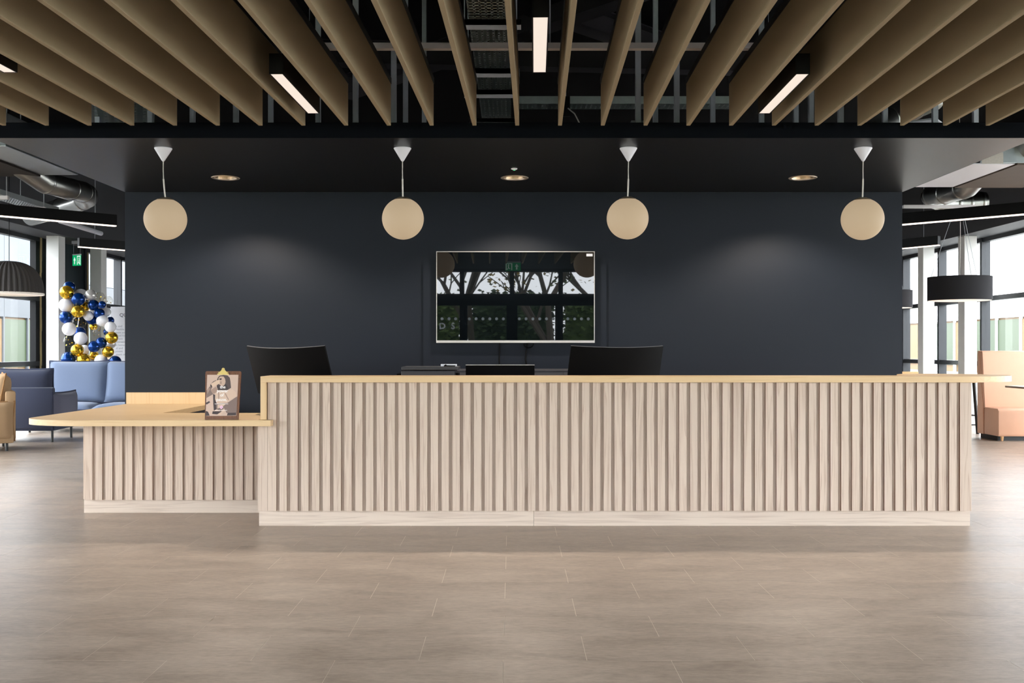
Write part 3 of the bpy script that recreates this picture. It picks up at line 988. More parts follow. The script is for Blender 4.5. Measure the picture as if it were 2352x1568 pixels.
box(-.03, .03, -.044, -.02, .01, zt - .1).build('neck', 'black_plastic', fm)
box(-.11, .11, -.12, .08, 0, .01).build('base', 'black_plastic', fm, bevel=.004)
pr = thing('printer', 'dark grey printer on the worktop, left of the small monitor', 'printer', (dxp(991, 7.92), 7.93, TZ))
zt = HC - 42 * 7.75 / F - TZ
box(-.22, .19, -.17, .19, 0.0, zt - .03).build('body', 'printer_grey', pr, bevel=.008)
box(-.218, .215, -.172, .192, zt - .026, zt).build('lid', 'printer_grey', pr, bevel=.006)
box(-.16, .14, -.174, -.168, .10, .17).build('paper_slot', 'black_plastic', pr)
box(.194, .215, -.1, .1, .05, zt - .05).build('side_cover', 'black_plastic', pr, bevel=.004)
box(-.262, -.222, -.1, .1, 0.0, zt - .055).build('paper_tray', 'black_plastic', pr, bevel=.006)
hub = thing('hub', 'small white plug adapter lying on the printer', 'adapter', (dxp(1031, 7.9), 7.9, TZ + zt))
box(-.062, .062, -.02, .02, 0, .018).build('case', 'white_plastic', hub, bevel=.003)
MB().tube([(-.02, -.022, .012), (-.035, -.03, .004), (.02, -.034, .003), (.05, -.03, .003)], .006, 8).build('lead', 'cable_black', hub, smooth=True)
cab2 = thing('low_cabinet', 'dark grey cabinet along the wall behind the small monitor', 'cabinet', (.22, WALL - .17, 0))
zc2 = HC - 48 * 9.2 / F
box(-.75, .75, -.15, .15, .06, zc2 - .02).build('body', 'cabinet_grey', cab2)
box(-.76, .76, -.155, .16, zc2 - .018, zc2).build('top', 'cabinet_grey', cab2, bevel=.003)
for k in range(3):
    d_ = box(-.745 + k * .497, -.255 + k * .497, -.168, -.152, .08, zc2 - .03).build('door', 'cabinet_grey', cab2, bevel=.002)
    box(-.52 + k * .497, -.48 + k * .497, -.178, -.169, .7, .71).build('handle', 'edge_grey', d_)
box(-.72, .72, -.12, .13, 0, .06).build('plinth', 'black_plastic', cab2)

# clipboard with a printed sheet
cbY = 7.40
kz = cbY / F / 11.2
clip = thing('clipboard', 'dark wooden clipboard with brass clip and printed sheet on the low worktop', 'clipboard', (dxp(509.5, cbY), cbY, TZ))
lean = Matrix.Rotation(-math.radians(7), 4, 'X')
def q(zx, zy):                                         # pixel of the close-up -> board plane
    return ((zx - 675) * kz, (1388 - zy) * kz * 1.007)
bw0, bw1, bh = q(214, 0)[0], q(1136, 0)[0], q(0, 150)[1]
rr = .012
pl = []
for cx_, cz_, a0 in ((bw1 - rr, rr * .3, -90), (bw1 - rr, bh - rr, 0), (bw0 + rr, bh - rr, 90), (bw0 + rr, rr * .3, 180)):
    R_ = rr if cz_ > .1 else rr * .3
    for k in range(5):
        a = math.radians(a0 + 90 * k / 4)
        pl.append((cx_ + R_ * math.cos(a), cz_ + R_ * math.sin(a)))
MB().prism(pl, -.006, .006, T=lean @ UPRIGHT).build('board', 'clip_wood', clip)
sheet = MB().prism([q(262, 1300), q(1055, 1295), q(1070, 245), q(265, 245)], .0065, .0075, T=lean @ UPRIGHT).build('sheet', 'paper_cream', clip)
shapes = [
    ('print_hair', [(520, 380), (545, 310), (590, 265), (690, 248), (790, 262), (850, 320), (872, 420), (882, 510), (892, 580), (800, 640), (560, 640), (525, 560)]),
    ('print_dark', [(520, 540), (620, 505), (760, 480), (830, 600), (770, 650), (560, 645)]),
    ('print_skin', [(560, 330), (610, 285), (690, 290), (730, 350), (745, 420), (735, 480), (700, 530), (640, 535), (590, 500), (575, 430)]),
    ('print_dark', [(575, 345), (640, 330), (640, 375), (595, 380)]),
    ('print_shade', [(600, 420), (640, 410), (650, 470), (610, 500)]),
    ('print_mid', [(262, 650), (345, 540), (410, 560), (370, 640), (440, 740), (270, 840)]),
    ('print_shade', [(270, 640), (330, 575), (350, 620), (290, 740)]),
    ('print_mid', [(355, 490), (430, 410), (500, 380), (520, 400), (400, 480), (405, 560), (370, 560)]),
    ('print_cup', [(365, 480), (520, 388), (585, 375), (600, 470), (415, 560)]),
    ('print_dark', [(350, 510), (385, 500), (405, 560), (375, 570)]),
    ('print_shade', [(365, 640), (500, 550), (560, 645), (500, 720), (430, 740)]),
    ('print_light', [(490, 720), (570, 640), (780, 640), (930, 620), (1020, 690), (1040, 800), (870, 900), (800, 970), (560, 980), (490, 860)]),
    ('print_shade', [(730, 720), (760, 720), (850, 880), (830, 900)]),
    ('print_shade', [(560, 700), (585, 690), (600, 860), (575, 870)]),
    ('print_dark', [(435, 740), (490, 760), (490, 880), (540, 990), (560, 1120), (470, 1165), (450, 1000)]),
    ('print_mid', [(515, 990), (800, 970), (760, 1080), (640, 1180), (530, 1120)]),
    ('print_mid', [(800, 975), (1060, 800), (1055, 1215), (800, 1225), (730, 1100)]),
    ('print_light', [(560, 1010), (770, 995), (700, 1060), (560, 1110)]),
    ('print_dark', [(262, 960), (340, 920), (370, 950), (290, 1005), (262, 1000)]),
    ('print_dark', [(262, 1170), (320, 1190), (370, 1290), (262, 1298)]),
    ('print_dark', [(440, 1180), (680, 1180), (560, 1260), (430, 1250)]),
    ('print_light', [(585, 1275), (720, 1140), (740, 1180), (640, 1285)]),
    ('print_dark', [(830, 1220), (1050, 1215), (1045, 1285), (810, 1290)]),
]
for i, (mm, pp) in enumerate(shapes):
    MB().prism([q(*p) for p in pp], .0076 + i * .00004, .0077 + i * .00004, T=lean @ UPRIGHT).build('printed_shape', mm, sheet)
def ctext(body, zx, zy, size, bold=.0007, m='print_white'):
    x, z = q(zx, zy)
    text_mesh('lettering', body, size, m, sheet, lean @ UPRIGHT @ Matrix.Translation((x, z, .0090)), bold=bold, depth=.0002)
for body, zx, zy, s in (('the', 678, 594, .031), ('power', 675, 694, .031), ('of', 665, 800, .031), ('pause,', 660, 915, .031)):
    ctext(body, zx, zy, s)
mb = MB()
mb.prism([q(485, 997), q(835, 997), q(835, 986), q(485, 986)], .0088, .0092, T=lean @ UPRIGHT)
mb.build('rule', 'print_white', sheet)
MB().prism([q(608, 1078), q(660, 1130), q(712, 1078), q(660, 1026)], .0088, .0092, T=lean @ UPRIGHT).build('emblem', 'print_pink', sheet)
ctext('c', 660, 1096, .016, .0003, 'print_mid')
mb = MB()                                             # line of print too small to read
rp = random.Random(9)
zx = 500
while zx < 805:
    w_ = rp.uniform(14, 40)
    mb.prism([q(zx, 1163), q(min(zx + w_, 810), 1163), q(min(zx + w_, 810), 1150), q(zx, 1150)], .0088, .0091, T=lean @ UPRIGHT)
    zx += w_ + 7
mb.build('small_print', 'print_white', sheet)
# brass clip
cp = [(525, 245), (830, 245), (822, 218), (790, 205), (760, 196), (815, 190), (812, 176), (770, 172), (735, 140), (718, 120), (718, 95), (700, 72), (678, 66), (656, 72), (638, 95), (638, 120), (620, 140), (588, 172), (545, 176), (548, 190), (596, 196), (566, 205), (534, 218)]
cl = MB().prism([q(*p) for p in reversed(cp)], .009, .013, T=lean @ UPRIGHT).build('clip', 'brass', clip)
cxz = q(678, 104)
MB().lathe([(.0032, .0132), (.0065, .0132), (.0065, .0145), (.0032, .0145)], 20, T=lean @ UPRIGHT @ Matrix.Translation((cxz[0], cxz[1], 0))).build('eyelet', 'brass', cl)
MB().box(-.09, .09, .012, .045, 0, .006).build('foot', 'clip_wood', clip)

# ------------------------------------------------------------------ television
TVY = 9.42
tv = thing('television', 'large flat television with thin silver frame on the dark wall', 'television', (dxp(1184, TVY), TVY, 0))
hx = (1366 - 1002) / 2 * TVY / F
z1, z0 = HC + (HY - 577) * TVY / F, HC + (HY - 787) * TVY / F
box(-hx + .004, hx - .004, .008, .05, z0 + .004, z1 - .004).build('case', 'tv_back', tv)
scr = box(-hx + .006, hx - .006, .0, .007, z0 + .022, z1 - .006).build('screen', 'tv_screen', tv)
fmb = MB().box(-hx, -hx + .007, -.003, .012, z0, z1).box(hx - .007, hx, -.003, .012, z0, z1).box(-hx + .007, hx - .007, -.003, .012, z1 - .007, z1)
fmb.box(-hx + .007, hx - .007, -.004, .012, z0, z0 + .022)
fmb.build('frame', 'tv_frame', tv)
sx = dxp(1354, TVY) - tv.location.x
stk = box(sx - .029, sx + .029, -.0008, -.0001, HC + (HY - 588.5) * TVY / F, HC + (HY - 582.5) * TVY / F).build('sticker', 'white_plastic', scr)
MB().box(-.25, .25, .05, .078, z0 + .25, z1 - .25).build('wall_bracket', 'black_plastic', tv)
bp = box(dxp(972, 9.48), dxp(1393, 9.48), WALL - .022, WALL - .001, 0, HC + (HY - 606) * 9.48 / F).build('trim_3', 'wall_paint')
struct(bp, 'shallow boxed panel painted like the wall behind the television')
for zx, lab, wob in ((1147, 'thin black cable hanging below the television, left one', 0.002), (1209, 'black looped cable hanging below the television, right one', .01)):
    x = dxp(zx, 9.46)
    pts = [(x + wob * math.sin(k * 1.7), 9.462, z0 + .05 - k * .068) for k in range(5)]
    mb = MB().tube(pts, .007 if wob < .005 else .008, 8)
    if wob > .005:
        mb.tube([(x + .045 * math.cos(a) + .02, 9.455, z0 - .01 + .035 * math.sin(a)) for a in [2 * PI * i / 20 for i in range(20)]], .006, 6, closed=True)
    tag(mb.build('television_cable', 'cable_black', smooth=True), lab, 'cable')

# ------------------------------------------------------------------ columns along the glazing
for x_, pxs, lab in ((-7.75, 128, 'white square column behind the balloons at the left'), (-7.75, 226, 'pale square column right of the exit sign'),
                     (7.75, 2222, 'white square column behind the drum lamp'), (7.75, 2127, 'white square column next to the right end of the wall')):
    Y = abs(x_ * F / (pxs - CX))
    s = .085
    c_ = thing('column', lab, 'column', (x_, Y, 0), group='columns along the glazing')
    c_['kind'] = 'structure'
    box(-.105, .105, -.125, .125, 0, HEAD).build('shaft', 'column_white', c_, bevel=.006)
    for zz in (1.05, 2.15):
        box(-.1056, .1056, -.1256, .1256, zz, zz + .006).build('joint', 'white_plastic', c_)
    box(-.115, .115, -.135, .135, 0, .02).build('base_plate', 'frame_metal', c_)

# ------------------------------------------------------------------ soft seating
def cushion_mesh(name, m, W, H, T, pinch=.07, n=14):
    """plump cushion standing in the x, z plane, centred in x, bottom at z 0; returns mesh and seam outline"""
    def outline(u, v):
        x = W / 2 * u * (1 - pinch * (1 - v * v))
        z = H / 2 * (v * (1 - pinch * (1 - u * u)) + 1)
        return x, z
    v, f, idx = [], [], {}
    for sgn in (-1, 1):
        for i in range(n + 1):
            for j in range(n + 1):
                u, w = -1 + 2 * i / n, -1 + 2 * j / n
                e = max(0.0, (1 - abs(u) ** 4) * (1 - abs(w) ** 4)) ** .45
                if sgn == 1 and (i in (0, n) or j in (0, n)):
                    idx[(1, i, j)] = idx[(-1, i, j)]
                    continue
                x, z = outline(u, w)
                idx[(sgn, i, j)] = len(v)
                v.append((x, sgn * T / 2 * e, z))
    for sgn in (-1, 1):
        for i in range(n):
            for j in range(n):
                q_ = (idx[(sgn, i, j)], idx[(sgn, i + 1, j)], idx[(sgn, i + 1, j + 1)], idx[(sgn, i, j + 1)])
                f.append(q_ if sgn < 0 else tuple(reversed(q_)))
    mb = MB().add(v, f)
    seam = []
    k = 24
    for a, b in (((-1, -1), (1, -1)), ((1, -1), (1, 1)), ((1, 1), (-1, 1)), ((-1, 1), (-1, -1))):
        for i in range(k):
            t = i / k
            x, z = outline(a[0] + (b[0] - a[0]) * t, a[1] + (b[1] - a[1]) * t)
            seam.append((x, 0, z))
    return mb.mesh(name, m, True, angle=80), MB().tube(seam, .010, 6, closed=True)


def cushion(name, m, pm, par, W, H, T, loc, rot=(0, 0, 0), pinch=.07):
    me, seam = cushion_mesh(name, m, W, H, T, pinch)
    o = link(name, me, par, loc, rot)
    seam.build('piping', pm, o, smooth=True)
    return o


def lounge(label, loc, rz, W, D, m, mb_, ma, pm, seats=1, backh=.60, cush=.42, arm=True, name='armchair', cat='armchair', legs=True, lh=.16):
    """front is local -y"""
    t = thing(name, label, cat, loc, rz)
    MB().box(-W / 2 + .03, W / 2 - .03, -D / 2 + .03, D / 2 - .02, lh, lh + .12).build('base', mb_, t, bevel=.03, smooth=True)
    MB().box(-W / 2 + .05, W / 2 - .05, D / 2 - .12, D / 2, lh + .03, lh + backh).build('back_panel', mb_, t, bevel=.035, smooth=True)
    w = (W - .22) / seats
    for i in range(seats):
        xx = -W / 2 + .11 + w * (i + .5)
        cushion('seat_cushion', m, pm, t, w, D - .16, .20, (xx, -D / 2 + .06 + D - .16, lh + .19), (PI / 2, 0, 0), .02).rotation_euler = (PI / 2, 0, 0)
        cushion('back_cushion', m, pm, t, w + .06, cush + .14, .22, (xx, D / 2 - .22, lh + .27), (-math.radians(10), 0, 0), .05)
    if arm:
        for s in (-1, 1):
            cushion('arm', ma, pm, t, D - .02, .50, .17, (s * (W / 2 - .06), 0, lh + .03), (0, 0, PI / 2), .05)
    if legs:
        for sx_ in (-1, 1):
            for sy_ in (-1, 1):
                MB().tube([(sx_ * (W / 2 - .09), sy_ * (D / 2 - .10), 0), (sx_ * (W / 2 - .09), sy_ * (D / 2 - .10), lh + .01)], .017, 10).build('leg', 'leg_black', t)
    return t

# blue armchair seen from behind
ac = lounge('navy blue fabric armchair seen from behind, left of the low desk', (-6.80, 14.42, 0), PI + math.radians(4), .98, .92, 'navy_fabric', 'navy_fabric', 'grey_blue_fabric', 'piping_navy', 1, .60, .46)
# light blue sofa facing the desk
sofa = lounge('light blue fabric sofa with two back cushions beneath the balloons', (-6.52, 16.05, 0), 0, 2.05, .90, 'blue_fabric', 'blue_fabric', 'blue_fabric', 'piping_navy', 2, .55, .54, False, 'sofa', 'sofa')
# tan armchair cut by the left edge
tan = lounge('tan fabric armchair cut off by the left edge of the photo', (-6.85, 13.0, 0), math.radians(-60), .85, .85, 'tan_fabric', 'tan_fabric', 'tan_fabric', 'tan_piping', 1, .66, .48, True, lh=.10)

# peach booth bench
bn = thing('booth_bench', 'high backed peach leather booth bench at the right edge', 'bench', (6.812, 14.22, 0))
bn.scale = (1, .73, 1)
def profile_prism(pts, x0, x1):
    return MB().prism(pts, x0, x1, T=Matrix(((0, 0, 1, 0), (1, 0, 0, 0), (0, 1, 0, 0), (0, 0, 0, 1))))
profile_prism([(.02, .065), (.60, .065), (.60, .43), (.56, .455), (.05, .455), (.0, .42), (.0, .10)], 0.0, 1.30).build('seat', 'peach_leather', bn, bevel=.018, smooth=True)
profile_prism([(.56, .44), (.62, .44), (.80, 1.245), (.77, 1.262), (.70, 1.262), (.67, 1.245)], .0, 1.30).build('backrest', 'peach_leather', bn, bevel=.012, smooth=True)
profile_prism([(.60, .065), (.86, .065), (.86, 1.25), (.84, 1.265), (.775, 1.265), (.62, .44)], -.012, 1.31).build('outer_shell', 'peach_leather', bn, bevel=.01, smooth=True)
box(.03, 1.27, .14, .83, 0, .064).build('base_panel', 'leg_black', bn)  # dark base whose black also stands in for shade under the bench
for x, y in ((.07, .06), (1.2, .06)):
    MB().lathe([(.016, 0), (.024, .068)], 14, T=Matrix.Translation((x, y, 0))).build('foot', 'leg_wood', bn, smooth=True)
# small table before it
tb = thing('side_table', 'small square table before the peach bench, cut off by the right edge', 'table', (7.22, 13.55, 0))
zt = HC - 89 * 13.4 / F
box(-.45, .45, -.4, .4, zt - .024, zt).build('table_top', ['table_edge'], tb, bevel=.003)
box(-.448, .448, -.398, .398, zt + .0005, zt + .002).build('laminate', 'table_top', tb)
MB().tube([(0, 0, .02), (0, 0, zt - .02)], .035, 16).build('pedestal', 'leg_black', tb, smooth=True)
MB().lathe([(.0, 0), (.24, 0), (.24, .012), (.05, .025), (.0, .025)], 32, caps=False).build('base', 'leg_black', tb, smooth=True)

# cafe chairs glimpsed right of the wall and desk
def cafe_chair(label, loc, rz, zs=.45, zb=.84):
    t = thing('cafe_chair', label, 'chair', loc, rz, 'cafe chairs beyond the desk')
    MB().box(-.21, .21, -.20, .20, zs, zs + .018).build('seat', 'cafe_wood', t, bevel=.008)
    sh = []
    for i in range(9):
        u = -1 + 2 * i / 8
        sh.append((u * .21, .20 - .035 * u * u))
    pol = sh + [(x, y + .014) for x, y in reversed(sh)]
    MB().prism(pol, zb - .20, zb).build('backrest', 'cafe_wood', t, bevel=.004)
    for sx_ in (-1, 1):
        MB().tube([(sx_ * .20, -.20, 0), (sx_ * .17, -.16, zs)], .012, 8).build('leg', 'leg_black', t, smooth=True)
        MB().tube([(sx_ * .20, .24, 0), (sx_ * .17, .19, zs), (sx_ * .17, .185, zb - .05)], .012, 8).build('leg', 'leg_black', t, smooth=True)
    return t
P = px(2088, 853, 15.2)
cafe_chair('light wooden cafe chair behind the counter, beside the end of the dark wall', (P.x - .06, 15.4, 0), PI, .50, P.z)
# black framed high stool visible below the counter nose
st = thing('bar_stool', 'black framed bar stool with wooden seat between desk and peach bench', 'stool', (px(2222, 970, 15.4).x, 15.6, 0))
zst = HC - 79 * 15.4 / F
for sx_ in (-1, 1):
    for sy_ in (-1, 1):
        MB().tube([(sx_ * .17, sy_ * .17, 0), (sx_ * .13, sy_ * .13, zst)], .026, 8).build('leg', 'leg_black', st)
    MB().tube([(sx_ * .155, -.155, .28), (sx_ * .155, .155, .28)], .010, 8).build('foot_rail', 'leg_black', st)
    MB().tube([(-.155, sx_ * .155, .28), (.155, sx_ * .155, .28)], .010, 8).build('foot_rail', 'leg_black', st)
box(-.17, .17, -.17, .17, zst, zst + .03).build('seat', 'cafe_wood', st, bevel=.012)

# ------------------------------------------------------------------ hanging lamps at the sides
bl = px(21, 673.5, 12.3)
bell = thing('bell_lamp', 'large ribbed dark grey felt dome lamp above the armchairs', 'pendant light', tuple(bl))
Rb, Hb = 72 * 12.3 / F, 74 * 12.3 / F
v, f = [], []
na, nr = 240, 20
for side in (0, 1):
    for i in range(nr + 1):
        tt = i / nr
        a = tt * PI / 2
        rad = Rb * (math.cos(a) ** .78) * (1 - .03 * side)
        z = Hb * (math.sin(a) ** .95) * (1 - .04 * side)
        for k in range(na):
            th = 2 * PI * k / na
            rr_ = rad * (1 + .030 * math.cos(40 * th) * (1 if rad > .02 else 0)) + .001
            v.append((rr_ * math.cos(th), rr_ * math.sin(th), z))
for side in (0, 1):
    o_ = side * (nr + 1) * na
    for i in range(nr):
        for k in range(na):
            k2 = (k + 1) % na
            q_ = (o_ + i * na + k, o_ + i * na + k2, o_ + (i + 1) * na + k2, o_ + (i + 1) * na + k)
            f.append(q_ if side == 0 else tuple(reversed(q_)))
MB().add(v, f).build('shade', 'felt_dark', bell, smooth=True)
MB().lathe([(Rb * 1.0, -.018), (Rb * 1.03, -.018), (Rb * 1.03, .004), (Rb * 1.0, .004), (Rb * 1.0, -.018)], 72, caps=False).build('rim', 'rim_white', bell, smooth=True)
MB().lathe([(.0, .0), (Rb * .96, .0), (Rb * .96, .01), (.0, .01)], 64, caps=False).build('diffuser', 'drum_diffuser', bell)
MB().tube([(0, 0, Hb), (0, 0, TOPZ - bl.z)], .004, 6).build('cord', 'cable_black', bell)


def drum(label, c, R, H, zref):
    t = thing('drum_lamp', label, 'pendant light', tuple(c), group='drum lamps on the right')
    MB().lathe([(R, 0), (R, H), (R - .006, H), (R - .006, 0), (R, 0)], 72, caps=False).build('shade', 'drum_fabric', t, smooth=True, angle=50)
    MB().lathe([(.0, -.002), (R - .012, -.002), (R - .012, .008), (.0, .008)], 64, caps=False).build('diffuser', 'drum_diffuser', t, smooth=True, angle=50)
    for k in range(3):
        a = .5 + 2 * PI * k / 3
        MB().tube([(R * .9 * math.cos(a), R * .9 * math.sin(a), H), (.03 * math.cos(a), .03 * math.sin(a), H + 1.0), (.0, 0, H + 1.05)], .003, 5).build('wire', 'stud_steel', t)
    MB().tube([(0, 0, .01), (0, 0, H), (.01, 0, H + .5), (0, 0, TOPZ - c[2])], .004, 6).build('cord', 'cord_white', t)
    return t
drum('dark fabric drum lamp in front of the right windows', px(2204, 690, 13.5), 69 * 13.5 / F, 54 * 13.5 / F, 0)
drum('dark fabric drum lamp half hidden by the right end of the wall', px(2044, 707, 16.2), .34, 40 * 16.2 / F, 0)

# ------------------------------------------------------------------ exit signs
def exit_sign(label, loc, rz, w, h, drop):
    t = thing('exit_sign', label, 'exit sign', loc, rz, 'green exit signs')
    box(-w / 2, w / 2, -.006, .006, 0, h).build('panel', 'sign_green', t)
    box(-w / 2, w / 2, -.012, .012, h, h + .02).build('light_bar', 'white_plastic', t)
    ar = MB()                                         # arrow, door and running figure
    cx_ = -w * .24
    ar.prism([(cx_, h * .85), (cx_ - w * .13, h * .5), (cx_ - w * .05, h * .5), (cx_ - w * .05, h * .15), (cx_ + w * .05, h * .15), (cx_ + w * .05, h * .5), (cx_ + w * .13, h * .5)], .0062, .0072, T=UPRIGHT)
    ar.build('arrow', 'sign_white', t)
    d = MB()
    x0 = w * .05
    d.prism([(x0, h * .08), (x0 + w * .06, h * .08), (x0 + w * .06, h * .84), (x0 + w * .36, h * .84), (x0 + w * .36, h * .08), (x0 + w * .42, h * .08), (x0 + w * .42, h * .93), (x0, h * .93)][::-1], .0062, .0072, T=UPRIGHT)
    d.build('door_pictogram', 'sign_white', t)
    m_ = MB()
    hx_, hz_ = x0 + w * .24, h * .70
    m_.prism([(hx_ + w * .045 * math.cos(2 * PI * k / 12), hz_ + w * .045 * math.sin(2 * PI * k / 12)) for k in range(12)], .0062, .0074, T=UPRIGHT)
    m_.prism([(hx_ - w * .03, h * .6), (hx_ + w * .05, h * .6), (hx_ + w * .03, h * .36), (hx_ + w * .10, h * .2), (hx_ + w * .10, h * .12), (hx_ + w * .06, h * .12), (hx_, h * .3), (hx_ - w * .08, h * .2), (hx_ - w * .12, h * .24), (hx_ - w * .03, h * .4)][::-1], .0062, .0074, T=UPRIGHT)
    m_.build('figure_pictogram', 'sign_white', t)
    for s in (-1, 1):
        MB().tube([(s * w * .4, 0, h + .02), (s * w * .4, 0, h + drop)], .0025, 5).build('wire', 'stud_steel', t)
    box(-w * .5, w * .5, -.03, .03, h + drop, h + drop + .05).build('mount', 'white_plastic', t, bevel=.006)
    return t
P = px(176.5, 610, 17.96)
exit_sign('green exit sign hanging left of the feature wall', tuple(P), math.radians(-24), .195, .185, HEAD - P.z - .185 - .05)
exit_sign('green exit sign above the entrance doors, mirrored in the television', (0.02, -1.6, 2.86), PI, .31, .165, .3)

# ------------------------------------------------------------------ balloons
gar = thing('balloon_garland', 'garland of blue, gold, white and clear balloons behind the light blue sofa', 'balloons', (-6.6, 16.75, 0))
prof = []
for k in range(15):
    a = -PI / 2 + (PI - .12) * k / 14
    prof.append((max(.001, math.cos(a)) * (1 - .07 * max(0, math.sin(a))), math.sin(a) * (1.0 if a < 0 else 1.12)))
prof += [(.05, 1.17), (.035, 1.21), (.085, 1.27), (.03, 1.275)]
bal_me = {m: MB().lathe(prof, 24, caps=False).mesh('balloon', m, True, angle=60) for m in ('balloon_blue', 'balloon_gold', 'balloon_white', 'balloon_pearl', 'balloon_clear')}
conf = MB()
rc = random.Random(5)
for k in range(9):
    a, b_ = rc.uniform(0, 2 * PI), rc.uniform(-.95, -.3)
    rr_ = math.sqrt(1 - b_ * b_) * .9
    T = Matrix.Translation((rr_ * math.cos(a), rr_ * math.sin(a), b_ * .9)) @ Matrix.Rotation(rc.uniform(0, 3), 4, 'X') @ Matrix.Rotation(rc.uniform(0, 3), 4, 'Y')
    conf.box(-.09, .09, -.09, .09, -.008, .008, T=T)
conf_me = conf.mesh('confetti', 'confetti_gold')
BL = [  # close-up pixel x, y, radius, colour, depth step behind the front ones
    (265, 200, 92, 'blue', 1), (225, 280, 107, 'gold', 0), (405, 390, 105, 'blue', 0), (440, 335, 108, 'white', 2), (218, 480, 112, 'white', 0), (400, 580, 100, 'gold', 0),
    (515, 500, 78, 'gold', 2), (600, 325, 90, 'pearl', 1), (740, 360, 85, 'clear', 2), (870, 415, 78, 'clear', 1), (645, 480, 85, 'blue', 1), (782, 475, 60, 'blue', 0),
    (660, 545, 88, 'white', 3), (735, 612, 84, 'blue', 1), (565, 650, 76, 'white', 1), (620, 705, 84, 'blue', 2), (840, 590, 74, 'white', 3), (785, 725, 92, 'white', 1),
    (910, 720, 60, 'blue', 3), (912, 825, 86, 'white', 0), (215, 672, 102, 'blue', 0), (420, 745, 105, 'clear', 2), (265, 855, 106, 'white', 0), (425, 910, 92, 'blue', 3),
    (445, 1000, 102, 'white', 0), (270, 1045, 95, 'clear', 1), (390, 1185, 97, 'gold', 0), (500, 1180, 78, 'white', 2), (250, 1325, 112, 'blue', 0), (490, 1340, 106, 'gold', 0),
    (225, 1485, 92, 'gold', 0), (400, 1440, 100, 'white', 2), (640, 1400, 85, 'clear', 3), (655, 1268, 70, 'gold', 2), (740, 905, 105, 'clear', 1), (645, 815, 62, 'gold', 3),
    (930, 990, 97, 'gold', 0), (765, 1070, 88, 'blue', 0), (655, 1130, 92, 'blue', 0), (875, 1210, 90, 'gold', 0), (765, 1350, 100, 'white', 0), (985, 1365, 95, 'blue', 0),
    (900, 1450, 72, 'blue', 2), (920, 1085, 74, 'pearl', 3), (860, 900, 60, 'blue', 3)]
rnd = random.Random(11)
for zx, zy, rz_, colr, dep in BL:
    Y = 16.62 + dep * .13 + rnd.uniform(-.03, .03)
    p = px(120 + zx / 6.817, 630 + zy / 6.817, Y)
    o = link('balloon', bal_me['balloon_' + colr], gar, p - gar.location)
    R = rz_ / 6.817 * Y / F
    o.scale = (R, R, R)
    o.rotation_euler = (rnd.uniform(-1.7, -.9), rnd.uniform(-.6, .6), rnd.uniform(-.6, .6))
    o['label'] = {'blue': 'metallic blue balloon', 'gold': 'gold foil balloon', 'white': 'white balloon', 'pearl': 'pearl grey balloon', 'clear': 'clear balloon with gold confetti'}[colr]
    if colr == 'clear':
        link('confetti', conf_me, o)['kind'] = 'stuff'
# strip the garland is tied to, standing on a foot
pz_ = [px(150, 655, 17.1), px(185, 700, 17.1), px(175, 780, 17.1), px(165, 850, 17.1)]
MB().tube([Vector((p.x, 17.1, p.z)) - gar.location for p in pz_] + [Vector((pz_[-1].x, 17.1, .02)) - gar.location], .008, 6).build('stand', 'white_plastic', gar, smooth=True)
MB().lathe([(.0, 0), (.16, 0), (.16, .015), (.0, .02)], 24, caps=False, T=Matrix.Translation((pz_[-1].x - gar.location.x, .35, 0))).build('foot', 'white_plastic', gar)

# white text board behind the balloons
bo = thing('display_board', 'white printed display board behind the balloons, cut by the wall', 'display board', (px(254, 800, 17.4).x, 17.4, 0))
bwid = .62
zb1 = HC + (HY - 704) * 17.4 / F
box(0, bwid, 0, .02, .08, zb1).build('panel', 'board_white', bo, bevel=.003)
for x in (.06, bwid - .06):
    box(x - .03, x + .03, -.15, .2, 0, .03).build('foot', 'frame_metal', bo)
    box(x - .012, x + .012, .021, .04, .03, 1.2).build('support', 'frame_metal', bo)
def btext(body, xp, yp, size, m='ink_pale'):
    p = px(xp, yp, 17.39)
    text_mesh('lettering', body, size, m, bo, Matrix.Translation((p.x - bo.location.x, -.002, p.z)) @ UPRIGHT, 'LEFT', .0005)
btext('QU', 274, 727, .085, 'ink_grey')
for i, s in enumerate(('ts and', 'flexible', 'ment and', 'rned for', 'nment', 'onment', 'at home', 'al and', 'pment', 'ment of')):
    btext(s, 266 if i % 2 else 264, 751 + i * 7.2, .05)
# red card on a small shelf behind the sofa
rc_ = thing('red_card', 'small red card just above the sofa back, under the balloons', 'card', tuple(px(201, 851, 16.9)))
MB().box(-.062, .062, -.01, .01, 0, .085).build('card', 'red_card', rc_)
MB().box(-.02, .02, -.02, .02, -rc_.location.z, 0).build('stand', 'white_plastic', rc_)

# ------------------------------------------------------------------ outside
struct(box(-60, -XF - .3, YB, 80, -.24, -.22).build('dimming_ground', 'dark_ground'), 'added dark ground outside the left windows, dims the floor reflection')  # dark strip added to weaken the bright reflection on the left floor
gr = struct(box(-60, 60, -45, 80, -.5, -.25).build('ground', 'paving'), 'paved ground outside')
lawn = box(-40, 40, -44, YB - 4.5, -.26, -.2).build('lawn', 'grass')
tag(lawn, 'lawn before the entrance, mirrored in the television', 'lawn', kind='structure')


